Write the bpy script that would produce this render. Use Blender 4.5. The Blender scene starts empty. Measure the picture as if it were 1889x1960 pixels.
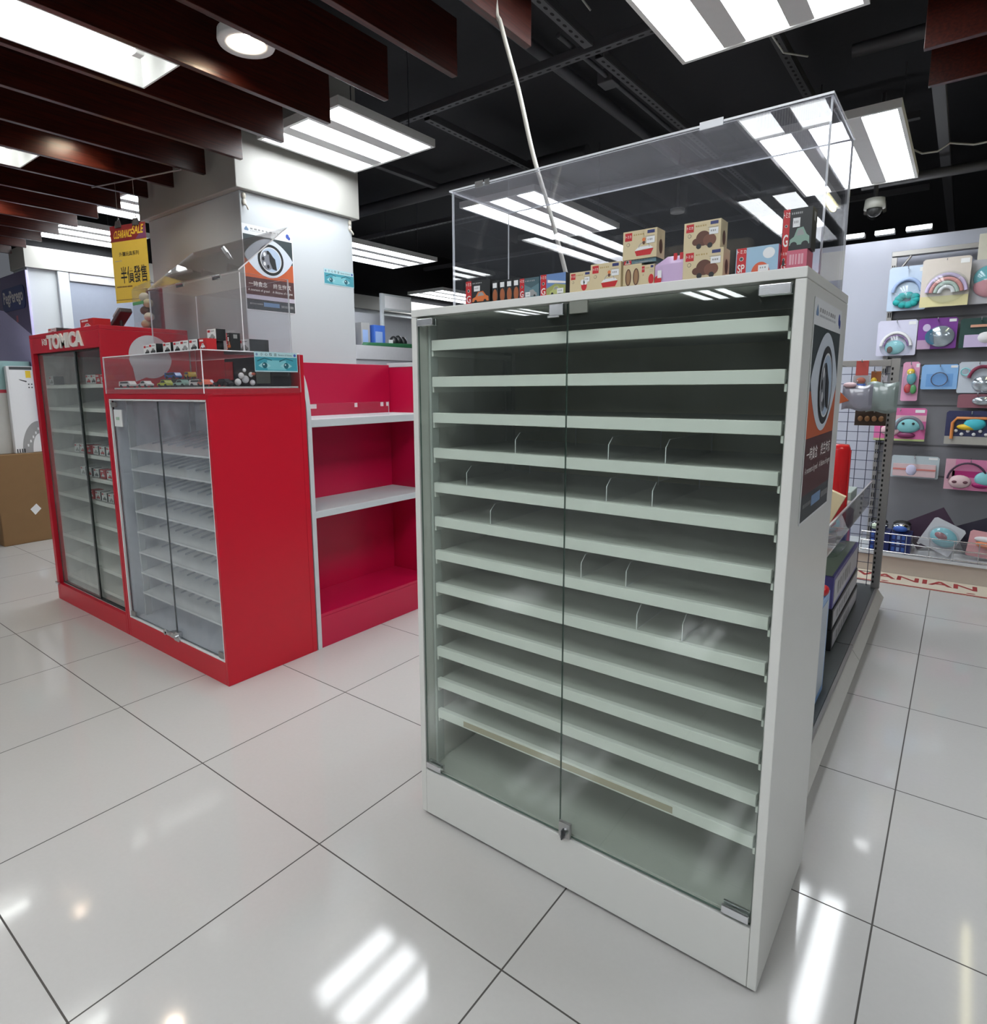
import bpy, math, random
from mathutils import Vector, Matrix
random.seed(7)
PI = math.pi
COL = bpy.context.scene.collection

# ------------------------------------------------------------------ materials
_M = {}
def mat(name, color=(.8, .8, .8), rough=.5, metal=0., var=.04, scale=30., spec=.5, coat=0., bump=0.):
    """procedural surface: base colour with a little noise in it"""
    if name in _M: return _M[name]
    m = bpy.data.materials.new(name); m.use_nodes = True
    nt = m.node_tree; b = nt.nodes['Principled BSDF']
    b.inputs['Roughness'].default_value = rough
    b.inputs['Metallic'].default_value = metal
    b.inputs['Specular IOR Level'].default_value = spec
    b.inputs['Coat Weight'].default_value = coat
    tc = nt.nodes.new('ShaderNodeTexCoord'); nz = nt.nodes.new('ShaderNodeTexNoise')
    nz.inputs['Scale'].default_value = scale; nz.inputs['Detail'].default_value = 3
    mx = nt.nodes.new('ShaderNodeMix'); mx.data_type = 'RGBA'
    lo = tuple(max(0, c * (1 - var)) for c in color) + (1,); hi = tuple(min(1, c * (1 + var)) for c in color) + (1,)
    mx.inputs[6].default_value = lo; mx.inputs[7].default_value = hi
    nt.links.new(tc.outputs['Object'], nz.inputs['Vector'])
    nt.links.new(nz.outputs['Fac'], mx.inputs[0]); nt.links.new(mx.outputs[2], b.inputs['Base Color'])
    if bump:
        bp = nt.nodes.new('ShaderNodeBump'); bp.inputs['Strength'].default_value = bump; bp.inputs['Distance'].default_value = .002
        nt.links.new(nz.outputs['Fac'], bp.inputs['Height']); nt.links.new(bp.outputs['Normal'], b.inputs['Normal'])
    _M[name] = m
    return m

def emit(name, color, strength):
    if name in _M: return _M[name]
    m = bpy.data.materials.new(name); m.use_nodes = True; nt = m.node_tree
    nt.nodes.remove(nt.nodes['Principled BSDF'])
    e = nt.nodes.new('ShaderNodeEmission'); e.inputs[0].default_value = color + (1,); e.inputs[1].default_value = strength
    nt.links.new(e.outputs[0], nt.nodes['Material Output'].inputs[0]); _M[name] = m
    return m

def clear(name, tint=(.95, .97, .96), ior=1.5, haze=0., hazecol=(.7, .75, .8), rough=.0, cloudy=False, gain=1.0):
    """thin sheet of glass or acrylic: lets light through, reflects by angle, with optional diffuse haze mixed in"""
    if name in _M: return _M[name]
    m = bpy.data.materials.new(name); m.use_nodes = True; nt = m.node_tree
    nt.nodes.remove(nt.nodes['Principled BSDF'])
    t = nt.nodes.new('ShaderNodeBsdfTransparent'); t.inputs[0].default_value = tint + (1,)
    g = nt.nodes.new('ShaderNodeBsdfGlossy'); g.inputs['Roughness'].default_value = rough
    geo = nt.nodes.new('ShaderNodeNewGeometry'); dot = nt.nodes.new('ShaderNodeVectorMath'); dot.operation = 'DOT_PRODUCT'
    nt.links.new(geo.outputs['Normal'], dot.inputs[0]); nt.links.new(geo.outputs['Incoming'], dot.inputs[1])
    def mth(op, x, y=None):
        n = nt.nodes.new('ShaderNodeMath'); n.operation = op; n.use_clamp = op == 'MINIMUM'
        for i, v in enumerate((x, y)):
            if v is None: continue
            if isinstance(v, (int, float)): n.inputs[i].default_value = v
            else: nt.links.new(v, n.inputs[i])
        return n.outputs[0]
    f0 = ((ior - 1) / (ior + 1)) ** 2             # Schlick's reflectance of a bare sheet, the same from both sides
    k = mth('POWER', mth('SUBTRACT', 1., mth('ABSOLUTE', dot.outputs['Value'])), 5.)
    k = mth('MINIMUM', mth('MULTIPLY', mth('ADD', mth('MULTIPLY', k, 1 - f0), f0), gain), 1.)
    mx = nt.nodes.new('ShaderNodeMixShader'); nt.links.new(k, mx.inputs[0])
    if haze:
        d = nt.nodes.new('ShaderNodeBsdfDiffuse'); d.inputs[0].default_value = hazecol + (1,)
        m2 = nt.nodes.new('ShaderNodeMixShader'); m2.inputs[0].default_value = haze
        if cloudy:
            tc = nt.nodes.new('ShaderNodeTexCoord'); nz = nt.nodes.new('ShaderNodeTexNoise')
            nz.inputs['Scale'].default_value = 7; nz.inputs['Detail'].default_value = 4
            mu = nt.nodes.new('ShaderNodeMath'); mu.operation = 'MULTIPLY'; mu.inputs[1].default_value = haze * 2
            nt.links.new(tc.outputs['Object'], nz.inputs['Vector']); nt.links.new(nz.outputs['Fac'], mu.inputs[0])
            nt.links.new(mu.outputs[0], m2.inputs[0])
        nt.links.new(t.outputs[0], m2.inputs[1]); nt.links.new(d.outputs[0], m2.inputs[2])
        nt.links.new(m2.outputs[0], mx.inputs[1])
    else:
        nt.links.new(t.outputs[0], mx.inputs[1])
    nt.links.new(g.outputs[0], mx.inputs[2])
    nt.links.new(mx.outputs[0], nt.nodes['Material Output'].inputs[0]); _M[name] = m
    return m

def floor_material():
    m = bpy.data.materials.new('polished_tile'); m.use_nodes = True; nt = m.node_tree; L = nt.links
    b = nt.nodes['Principled BSDF']
    tc = nt.nodes.new('ShaderNodeTexCoord'); sp = nt.nodes.new('ShaderNodeSeparateXYZ'); L.new(tc.outputs['Object'], sp.inputs[0])
    def mth(op, a, bb=None):
        n = nt.nodes.new('ShaderNodeMath'); n.operation = op
        for i, v in enumerate((a, bb)):
            if v is None: continue
            if isinstance(v, (int, float)): n.inputs[i].default_value = v
            else: L.new(v, n.inputs[i])
        return n.outputs[0]
    ds = []; ids = []
    for ax in (0, 1):
        q = mth('DIVIDE', sp.outputs[ax], .6)
        fr = mth('FRACT', mth('ADD', q, 100.))
        ds.append(mth('MINIMUM', fr, mth('SUBTRACT', 1., fr)))
        ids.append(mth('FLOOR', mth('ADD', q, 100.)))
    dmin = mth('MINIMUM', ds[0], ds[1])
    grout = mth('LESS_THAN', dmin, .0032)
    wn = nt.nodes.new('ShaderNodeTexWhiteNoise'); wn.noise_dimensions = '2D'
    cb = nt.nodes.new('ShaderNodeCombineXYZ'); L.new(ids[0], cb.inputs[0]); L.new(ids[1], cb.inputs[1]); L.new(cb.outputs[0], wn.inputs['Vector'])
    nz = nt.nodes.new('ShaderNodeTexNoise'); nz.inputs['Scale'].default_value = 90; nz.inputs['Detail'].default_value = 4
    L.new(tc.outputs['Object'], nz.inputs['Vector'])
    k = mth('ADD', mth('MULTIPLY', wn.outputs['Value'], .03), mth('MULTIPLY', nz.outputs['Fac'], .05))
    k = mth('ADD', k, .93)
    mx = nt.nodes.new('ShaderNodeMix'); mx.data_type = 'RGBA'; mx.blend_type = 'MULTIPLY'; mx.inputs[0].default_value = 1
    mx.inputs[6].default_value = (.53, .52, .505, 1)
    cc = nt.nodes.new('ShaderNodeCombineColor'); [L.new(k, cc.inputs[i]) for i in range(3)]; L.new(cc.outputs[0], mx.inputs[7])
    m2 = nt.nodes.new('ShaderNodeMix'); m2.data_type = 'RGBA'; m2.inputs[7].default_value = (.06, .055, .05, 1)
    L.new(grout, m2.inputs[0]); L.new(mx.outputs[2], m2.inputs[6]); L.new(m2.outputs[2], b.inputs['Base Color'])
    r = mth('ADD', mth('MULTIPLY', grout, .6), .075); L.new(r, b.inputs['Roughness'])
    b.inputs['Specular IOR Level'].default_value = .5
    return m

def wood_material():
    m = bpy.data.materials.new('dark_mahogany'); m.use_nodes = True; nt = m.node_tree; L = nt.links
    b = nt.nodes['Principled BSDF']; tc = nt.nodes.new('ShaderNodeTexCoord'); mp = nt.nodes.new('ShaderNodeMapping')
    mp.inputs['Scale'].default_value = (40, 2.2, 60); nz = nt.nodes.new('ShaderNodeTexNoise'); nz.inputs['Scale'].default_value = 2.5; nz.inputs['Detail'].default_value = 6
    cr = nt.nodes.new('ShaderNodeValToRGB'); cr.color_ramp.elements[0].color = (.022, .004, .003, 1); cr.color_ramp.elements[1].color = (.085, .014, .007, 1)
    cr.color_ramp.elements[0].position = .3; cr.color_ramp.elements[1].position = .75
    L.new(tc.outputs['Object'], mp.inputs[0]); L.new(mp.outputs[0], nz.inputs['Vector']); L.new(nz.outputs['Fac'], cr.inputs[0]); L.new(cr.outputs[0], b.inputs['Base Color'])
    b.inputs['Roughness'].default_value = .3
    return m

WHITE = mat('white_laminate', (.66, .66, .63), .32, var=.015)
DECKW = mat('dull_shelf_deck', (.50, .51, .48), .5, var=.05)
SHELFW = mat('white_shelf_board', (.80, .81, .78), .4, var=.02)
INNER = mat('cabinet_back_panel', (.55, .52, .36), .5)
RED = mat('red_laminate', (.52, .003, .020), .35, var=.02)
MAG = mat('crimson_panel', (.50, .004, .05), .38, var=.02)
PAINT = mat('white_wall_paint', (.54, .57, .59), .55, var=.01, scale=4)
BAND = mat('cream_white_band', (.43, .425, .395), .5, var=.01, scale=4)
GREYW = mat('pale_blue_grey_wall', (.42, .44, .52), .6, var=.015, scale=3)
GREYP = mat('slate_grey_panel', (.20, .20, .22), .55, var=.08, scale=8)
BLACKC = mat('black_ceiling', (.014, .014, .017), .8, var=.2)
STEELD = mat('dark_painted_steel', (.075, .075, .082), .5)
HOLE = mat('black_slot', (.003, .003, .003), .8)
STEEL = mat('grey_steel', (.32, .31, .30), .4, .6)
CHROME = mat('chrome', (.66, .67, .69), .2, .95)
EDGE = mat('acrylic_edge', (.82, .84, .88), .25)
ACRF = clear('open_lid_acrylic', (.93, .925, .93), 1.49, haze=.02)
ACRL = clear('milky_acrylic', (.95, .95, .97), 1.49, haze=.08, hazecol=(.72, .72, .80), cloudy=True)  # cloudy haze mixed into the sheet gives the cover lid its milky look
REFLEC = mat('lamp_reflector', (.66, .65, .65), .5)
LAMPW = mat('lamp_housing', (.75, .75, .74), .4)
WOOD = wood_material()
TUBEW = emit('lamp_diffuser', (.93, .97, 1.0), 12.)
TUBE2 = emit('fluorescent_tube', (.96, 1., .97), 14.)
TUBEY = emit('yellow_tube', (1., .93, .55), 7.)
SPOT = emit('downlight_bulb', (1., .86, .70), 150.)
GLASS = clear('cabinet_glass', (.945, .972, .948), 1.5, haze=.022, hazecol=(.55, .62, .58), cloudy=True)  # grey-green haze paints a foggy glare and brightens the panes
GLASSF = clear('hazed_glass', (.96, .975, .985), 1.5, haze=.10, hazecol=(.72, .78, .88), cloudy=True)  # pale blue haze paints the foggy reflection of the bright shop
GLASSR = clear('sliding_glass', (.96, .98, .97), 1.5, haze=.03, hazecol=(.6, .65, .62), cloudy=True)
ACR = clear('clear_acrylic', (.965, .965, .975), 1.49, haze=.015, gain=1.0)
ACRP = clear('hazy_acrylic', (.96, .955, .96), 1.49, haze=.03, hazecol=(.75, .72, .74))
FILM = clear('clear_film', (.93, .95, .96), 1.5, haze=.08, rough=.08)
CARTON = mat('brown_cardboard', (.21, .118, .048), .75, var=.06, scale=12)
PAPER = mat('white_paper', (.74, .75, .76), .5, var=.01)
INK = mat('black_ink', (.012, .014, .016), .4)
CREAM = mat('cream_card', (.60, .50, .31), .45)
REDP = mat('red_print', (.50, .012, .018), .4)
LET = mat('white_lettering', (.78, .74, .70), .4)
BROWN = mat('brown_print', (.10, .035, .02), .5)
DARKG = mat('dark_grey_print', (.05, .055, .06), .5)
GREYT = mat('grey_print', (.30, .30, .30), .5)
NAVY = mat('navy_print', (.02, .03, .14), .4)
TEAL = mat('teal_print', (.06, .36, .40), .4)
PINK = mat('pink_print', (.62, .16, .30), .4)
YEL = mat('yellow_print', (.72, .50, .03), .45)
BLUE = mat('blue_print', (.05, .13, .48), .4)
RUBBER = mat('black_rubber', (.012, .012, .012), .6)

# ------------------------------------------------------------------ mesh builder
class Pl:                                    # a plane with its own u (right) and v (up)
    def __init__(s, o, u, v):
        s.o, s.u, s.v = Vector(o), Vector(u), Vector(v); s.n = s.u.cross(s.v)
    def __call__(s, a, b, d=0.): return s.o + s.u * a + s.v * b + s.n * d

class MB:
    def __init__(s, origin=(0, 0, 0)): s.o = Vector(origin); s.v = []; s.f = []; s.fm = []; s.mats = []; s.sm = []
    def mi(s, m):
        if m not in s.mats: s.mats.append(m)
        return s.mats.index(m)
    def add(s, vs, fs, m, smooth=False):
        k = len(s.v); i = s.mi(m); s.v += [Vector(p) - s.o for p in vs]
        for f in fs: s.f.append([k + a for a in f]); s.fm.append(i); s.sm.append(smooth)
    def box(s, a, b, m, ms=None, M=None):
        x0, y0, z0 = a; x1, y1, z1 = b
        vs = [Vector(p) for p in ((x0, y0, z0), (x1, y0, z0), (x1, y1, z0), (x0, y1, z0), (x0, y0, z1), (x1, y0, z1), (x1, y1, z1), (x0, y1, z1))]
        if M is not None: vs = [M @ p for p in vs]
        fs = [(0, 3, 2, 1), (4, 5, 6, 7), (0, 1, 5, 4), (2, 3, 7, 6), (1, 2, 6, 5), (3, 0, 4, 7)]   # -z +z -y +y +x -x
        if ms is None: s.add(vs, fs, m)
        else:
            for f, mm in zip(fs, ms): s.add(vs, [f], mm or m)
    def plate(s, a, b, m, edge=None):            # a thin sheet whose narrow faces show a polished edge
        d = [abs(b[i] - a[i]) for i in range(3)]; t = d.index(min(d)); e = edge or m
        ms = [e] * 6; pair = {2: (0, 1), 1: (2, 3), 0: (4, 5)}[t]
        for i in pair: ms[i] = m
        s.box(a, b, m, ms)
    def cyl(s, p0, p1, r, m, n=16, r2=None):
        p0, p1 = Vector(p0), Vector(p1); d = (p1 - p0).normalized(); a = d.orthogonal().normalized(); b = d.cross(a); r2 = r if r2 is None else r2
        vs = [p0 + (a * math.cos(t) + b * math.sin(t)) * r for t in [2 * PI * i / n for i in range(n)]]
        vs += [p1 + (a * math.cos(t) + b * math.sin(t)) * r2 for t in [2 * PI * i / n for i in range(n)]]
        s.add(vs, [(i, (i + 1) % n, n + (i + 1) % n, n + i) for i in range(n)], m, True)
        s.add(vs[:n], [tuple(reversed(range(n)))], m); s.add(vs[n:], [tuple(range(n))], m)
    def tube(s, pts, r, m, n=8):
        pts = [Vector(p) for p in pts]; rings = []; a = None
        for i, p in enumerate(pts):
            d = ((pts[min(i + 1, len(pts) - 1)]) - pts[max(i - 1, 0)]).normalized()
            a = d.orthogonal().normalized() if a is None else (a - d * a.dot(d)).normalized()
            b = d.cross(a); rings.append([p + (a * math.cos(2 * PI * k / n) + b * math.sin(2 * PI * k / n)) * r for k in range(n)])
        vs = [q for g in rings for q in g]
        fs = [(i * n + k, i * n + (k + 1) % n, (i + 1) * n + (k + 1) % n, (i + 1) * n + k) for i in range(len(pts) - 1) for k in range(n)]
        s.add(vs, fs, m, True); s.add(rings[0], [tuple(reversed(range(n)))], m); s.add(rings[-1], [tuple(range(n))], m)
    def lathe(s, prof, c, m, n=24):
        c = Vector(c); vs = [c + Vector((r * math.cos(2 * PI * k / n), r * math.sin(2 * PI * k / n), z)) for r, z in prof for k in range(n)]
        s.add(vs, [(i * n + k, i * n + (k + 1) % n, (i + 1) * n + (k + 1) % n, (i + 1) * n + k) for i in range(len(prof) - 1) for k in range(n)], m, True)
    def ball(s, c, rx, ry, rz, m, n=12, k=7):
        c = Vector(c); vs = []
        for j in range(k + 1):
            t = PI * j / k - PI / 2
            for i in range(n): vs.append(c + Vector((rx * math.cos(t) * math.cos(2 * PI * i / n), ry * math.cos(t) * math.sin(2 * PI * i / n), rz * math.sin(t))))
        s.add(vs, [(j * n + i, j * n + (i + 1) % n, (j + 1) * n + (i + 1) % n, (j + 1) * n + i) for j in range(k) for i in range(n)], m, True)
    def prism(s, P, pts, d0, d1, m, side=None):
        n = len(pts); lo = [P(a, b, d0) for a, b in pts]; hi = [P(a, b, d1) for a, b in pts]
        s.add(lo + hi, [tuple(range(n, 2 * n)), tuple(reversed(range(n)))], m)
        s.add(lo + hi, [(i, (i + 1) % n, n + (i + 1) % n, n + i) for i in range(n)], side or m)
    def poly(s, P, pts, d, m): s.add([P(a, b, d) for a, b in pts], [tuple(range(len(pts)))], m)
    def rect(s, P, x0, y0, x1, y1, d, m): s.poly(P, [(x0, y0), (x1, y0), (x1, y1), (x0, y1)], d, m)
    def disc(s, P, cx, cy, rx, ry, d, m, n=28, a0=0., a1=2 * PI):
        full = abs(a1 - a0 - 2 * PI) < 1e-6
        k = n if full else n + 1
        pts = [(cx + rx * math.cos(a0 + (a1 - a0) * i / n), cy + ry * math.sin(a0 + (a1 - a0) * i / n)) for i in range(k)]
        s.poly(P, pts, d, m)
    def ring(s, P, cx, cy, rx, ry, w, d, m, n=32, a0=0., a1=2 * PI):
        vs = []; 
        for i in range(n + 1):
            t = a0 + (a1 - a0) * i / n
            vs += [P(cx + rx * math.cos(t), cy + ry * math.sin(t), d), P(cx + (rx - w) * math.cos(t), cy + (ry - w) * math.sin(t), d)]
        s.add(vs, [(2 * i, 2 * i + 2, 2 * i + 3, 2 * i + 1) for i in range(n)], m)
    def text(s, P, txt, x, y, w, h, d, m, thick=0., bold=0., shear=0.):
        vs, fs = text_shape(txt, thick > 0, bold)
        s.add([P(x + w * (a + shear * b), y + h * b, d + thick * c) for a, b, c in vs], fs, m)
    def marks(s, P, x, y, w, h, d, m, n=8):      # print too small to read: a row of short strokes
        r = random.Random(int(x * 1e4) + n); px = 0.
        q = w / n
        for i in range(n):
            s.rect(P, x + i * q, y, x + i * q + q * (.45 + .3 * r.random()), y + h, d, m)
    def build(s, name, parent=None, bevel=0., loc=None, rotz=0., props=None):
        me = bpy.data.meshes.new(name); me.from_pydata([tuple(p) for p in s.v], [], s.f)
        for m in s.mats: me.materials.append(m)
        me.polygons.foreach_set('material_index', s.fm); me.polygons.foreach_set('use_smooth', s.sm); me.update()
        ob = bpy.data.objects.new(name, me); COL.objects.link(ob)
        if parent is not None: ob.parent = parent
        else: ob.location = s.o if loc is None else loc
        ob.rotation_euler[2] = rotz
        if bevel:
            md = ob.modifiers.new('b', 'BEVEL'); md.width = bevel; md.segments = 2; md.limit_method = 'ANGLE'
        if props: setp(ob, **props)
        return ob

_T = {}
def text_shape(txt, solid, bold):
    key = (txt, solid, bold)
    if key in _T: return _T[key]
    cu = bpy.data.curves.new('t', 'FONT'); cu.body = txt; cu.size = 1; cu.offset = bold; cu.resolution_u = 3
    if solid: cu.extrude = .5
    ob = bpy.data.objects.new('t', cu); COL.objects.link(ob); bpy.context.view_layer.update()
    me = bpy.data.meshes.new_from_object(ob.evaluated_get(bpy.context.evaluated_depsgraph_get()))
    vs = [tuple(v.co) for v in me.vertices]; fs = [tuple(p.vertices) for p in me.polygons]
    bpy.data.objects.remove(ob); bpy.data.curves.remove(cu); bpy.data.meshes.remove(me)
    if not vs: vs, fs = [(0, 0, 0)], []
    x0, x1 = min(v[0] for v in vs), max(v[0] for v in vs); y0, y1 = min(v[1] for v in vs), max(v[1] for v in vs)
    vs = [((a - x0) / max(x1 - x0, 1e-6), (b - y0) / max(y1 - y0, 1e-6), c + (.5 if solid else 0)) for a, b, c in vs]
    _T[key] = (vs, fs)
    return _T[key]

def setp(o, label=None, cat=None, group=None, kind=None):
    if label: o['label'] = label
    if cat: o['category'] = cat
    if group: o['group'] = group
    if kind: o['kind'] = kind
    return o
def thing(name, label, cat, loc=(0, 0, 0), rotz=0., group=None):
    o = bpy.data.objects.new(name, None); COL.objects.link(o); o.empty_display_size = .05
    o.location = loc; o.rotation_euler[2] = rotz
    return setp(o, label, cat, group)
def dup(root, loc, rotz=0., label=None, group=None):
    def cp(o, par):
        c = o.copy(); COL.objects.link(c)
        if par is not None: c.parent = par
        for ch in o.children: cp(ch, c)
        return c
    r = cp(root, None); r.location = loc; r.rotation_euler[2] = rotz
    if label: r['label'] = label
    if group: r['group'] = group
    return r
def part(name, parent, fn, bevel=0., label=None, grand=None):
    """a part of a top-level thing, its vertices given in the room's coordinates"""
    root = parent if parent.parent is None else parent.parent
    mb = MB(root.location); fn(mb); o = mb.build(name, parent, bevel)
    if label: o['label'] = label
    return o
def pbox(name, parent, a, b, m, bevel=.0015, label=None): return part(name, parent, lambda q: q.box(a, b, m), bevel, label)
def pplate(name, parent, a, b, m, edge=None, label=None): return part(name, parent, lambda q: q.plate(a, b, m, edge), 0, label)
ORD = ['first', 'second', 'third', 'fourth', 'fifth', 'sixth', 'seventh', 'eighth', 'ninth', 'tenth', 'eleventh', 'twelfth', 'thirteenth', 'fourteenth']

# ------------------------------------------------------------------ setting
FLOOR = floor_material()
def struct(name, fn, bevel=0., label=None):
    mb = MB(); fn(mb); return mb.build(name, None, bevel, props=dict(kind='structure', label=label))
struct('floor', lambda q: q.box((-9, -11, -.05), (5, 13, 0), FLOOR))
struct('ceiling', lambda q: q.box((-9, -11, 3.0), (5, 13, 3.1), BLACKC))
def wl(q):
    q.box((-5.5, .92, 0), (-5.2, 12.8, 2.16), PAINT)
    q.box((-5.5, .90, 2.16), (-5.16, 12.8, 2.32), BAND)
    q.box((-5.5, .92, 2.32), (-5.25, 12.8, 3.0), BLACKC)
struct('wall_left', wl)
def wb(q):
    q.box((-.30, 4.22, 0), (4.9, 4.34, 2.16), GREYW)
struct('wall_back', wb)
struct('wall_far', lambda q: q.box((-9, 12.8, 0), (5, 12.95, 3.0), mat('dim_far_wall', (.10, .10, .11), .7)))
struct('wall_right', lambda q: q.box((4.9, -11, 0), (5, 13, 3.0), mat('off_white_wall', (.42, .42, .42), .6)))
struct('wall_front', lambda q: q.box((-9, -11, 0), (5, -10.9, 3.0), mat('shop_back_wall', (.22, .21, .20), .7)))
# trim on the left wall: a door post and a lintel framing the pale panel
struct('trim_1', lambda q: q.box((-5.195, 1.12, 0), (-5.165, 1.20, 2.155), PAINT), .003)
struct('trim_2', lambda q: q.box((-5.195, 1.205, 2.09), (-5.17, 4.0, 2.155), mat('grey_trim', (.52, .52, .54), .5)), .003)
struct('trim_3', lambda q: q.box((-5.196, 1.205, .02), (-5.185, 4.0, 2.085), mat('pale_blue_panel', (.27, .30, .37), .4)))
def pillar(q):
    q.box((-3.20, .935, 0), (-2.25, 1.655, 2.18), PAINT); q.box((-3.235, .90, 2.18), (-2.22, 1.69, 2.99), BAND)
struct('pillar', pillar, .004, 'white square pillar with a wider band near the ceiling')
def hook(q, y):
    for z in (2.125, 2.155): q.ball((-2.244, y, z), .008, .011, .016, mat('ivory_plastic', (.62, .58, .50), .35))
    q.tube([(-2.246, y, 2.12), (-2.23, y + .004, 2.105), (-2.228, y + .01, 2.09), (-2.236, y + .016, 2.10)], .004, mat('ivory_plastic'))
for i, y in enumerate((.955, 1.635)):
    mb = MB((-2.25, y, 2.09)); hook(mb, y); mb.build('wall_hook', props=dict(label=['ivory wall hook above the driver poster on the pillar', 'ivory wall hook above the blue eyes notice on the pillar'][i], cat='hook', group='hooks on the pillar'))

# ceiling beams
BX = [-.521, -.823, -1.135, -1.469, -1.782, -2.103, -2.432, -2.754, -3.045, -3.389] + [-3.389 - .322 * i for i in range(1, 10)]
for i, bx in enumerate(BX):
    y1 = .872 if i > 1 else .897
    mb = MB((bx, -.8, 2.27)); mb.box((bx - .024, -2.35, 2.27), (bx, y1, 2.452), WOOD)
    mb.build('beam', None, .0015, props=dict(kind='structure', label='dark mahogany plank hung on edge below the ceiling', group='mahogany ceiling beams'))
for i, y in enumerate((1.70, 2.02)):
    mb = MB((1.2, y, 2.27)); mb.box((.455, y, 2.27), (4.8, y + .024, 2.452), WOOD)
    mb.build('beam', None, .0015, props=dict(kind='structure', label='dark mahogany plank hung on edge over the right aisle', group='mahogany planks over the right aisle'))
def rail(q):                                    # hangers that carry the planks
    for y in (-1.9, -.3): q.box((-6.4, y, 2.455), (-.4, y + .04, 2.49), STEELD)
mb = MB((-3, -1, 2.455)); rail(mb); mb.build('beam_hanger', props=dict(kind='structure'))

# ------------------------------------------------------------------ ceiling steelwork
def channel(label, a, b, w=.045, slot=True):
    a, b = Vector(a), Vector(b); d = (b - a); L = d.length; u = d.normalized(); s = u.cross(Vector((0, 0, 1)))
    o = (a + b) / 2; mb = MB(o); P = Pl(a, u, s)          # n = u x s points down
    mb.prism(P, [(0, -w / 2), (L, -w / 2), (L, w / 2), (0, w / 2)], -.004, 0, STEELD)
    for sg in (-1, 1):
        q = w / 2 * sg; mb.prism(P, [(0, q - .002), (L, q - .002), (L, q + .002), (0, q + .002)], -.04, -.004, STEELD)
    if slot:
        k = .055
        for i in range(int(L / k) - 1): mb.disc(P, (i + .8) * k, 0, .015, .0075, .0006, HOLE, 10)
    mb.build('slotted_channel', props=dict(label=label, cat='ceiling channel', group='slotted ceiling channels'))
channel('slotted steel channel crossing above both ceiling lights, over the pillar side', (-3.4, 2.04, 2.80), (.5, 2.04, 2.80))
channel('slotted channel running back from the crossing bar behind the white cord', (-2.045, 2.10, 2.80), (-2.045, 5.6, 2.80))
channel('slotted channel running back over the clear cover of the white cabinet', (-.905, 2.10, 2.80), (-.86, 4.9, 2.80))
channel('short slotted channel between the last beam end and the big ceiling light', (-.89, 1.1, 2.80), (-.90, 1.98, 2.80))
channel('slotted channel over the far ceiling light at the right', (-.20, 2.10, 2.83), (-.20, 5.0, 2.83))
channel('faint slotted crossbar behind the pillar top', (-5.0, 3.9, 2.78), (.3, 3.9, 2.78))
channel('faint slotted crossbar far behind the pillar', (-5.0, 5.3, 2.70), (.3, 5.3, 2.70), slot=False)
channel('plain dark bar running back beside the pillar', (-3.0, 2.1, 2.86), (-3.0, 7.0, 2.86), slot=False)
channel('plain grey bar above the right aisle running away from the camera', (.43, 2.9, 2.60), (.43, 6.6, 2.60), .05, False)
def pipe(label, pts, r, m=STEELD):
    mb = MB(pts[0]); mb.tube(pts, r, m, 14); mb.build('ceiling_pipe', props=dict(label=label, cat='pipe'))
pipe('dark ceiling pipe left of the slotted channel over the clear cover', [(-1.25, 1.0, 2.93), (-1.25, 6.5, 2.93)], .03)
pipe('thin dark conduit beside the slotted channel over the clear cover', [(-1.02, 1.9, 2.86), (-1.0, 5.5, 2.86)], .012)
pipe('wide dark duct pipe behind the pillar', [(-4.6, 3.3, 2.85), (-1.6, 3.3, 2.85)], .05)
pipe('dark sprinkler pipe far over the right aisle', [(.0, 4.1, 2.5), (4.5, 4.1, 2.5)], .03)
pipe('dark pipe above the planks over the right aisle', [(.1, 2.7, 2.75), (4.5, 2.7, 2.75)], .03)
mb = MB((-1.05, 2.5, 2.86)); mb.box((-1.07, 2.4, 2.83), (-.98, 2.5, 2.90), STEELD); mb.build('junction_box', bevel=.004, props=dict(label='small dark junction box on the ceiling conduit', cat='junction box'))
for nm, lb, pts, r in (('loose_wire', 'thin pale wire dangling beside the big ceiling light', [(-.78, 1.52, 3.0), (-.77, 1.54, 2.90), (-.74, 1.58, 2.80), (-.70, 1.62, 2.74)], .004),
                       ('loose_wire', 'pale wire drooping between ceiling light and grey bar at right', [(.31, 3.4, 2.47), (.36, 3.42, 2.44), (.43, 3.4, 2.43), (.48, 3.4, 2.46), (.58, 3.4, 2.43), (.72, 3.4, 2.43), (.9, 3.4, 2.47)], .005),
                       ('loose_wire', 'pale wire looping down behind the big ceiling light', [(-.16, 2.05, 2.80), (-.15, 2.2, 2.72), (-.12, 2.35, 2.68), (-.05, 2.5, 2.70)], .004)):
    mb = MB(pts[0]); mb.tube(pts, r, mat('pale_wire', (.45, .45, .42), .5)); mb.build(nm, props=dict(label=lb, cat='wire'))
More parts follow.
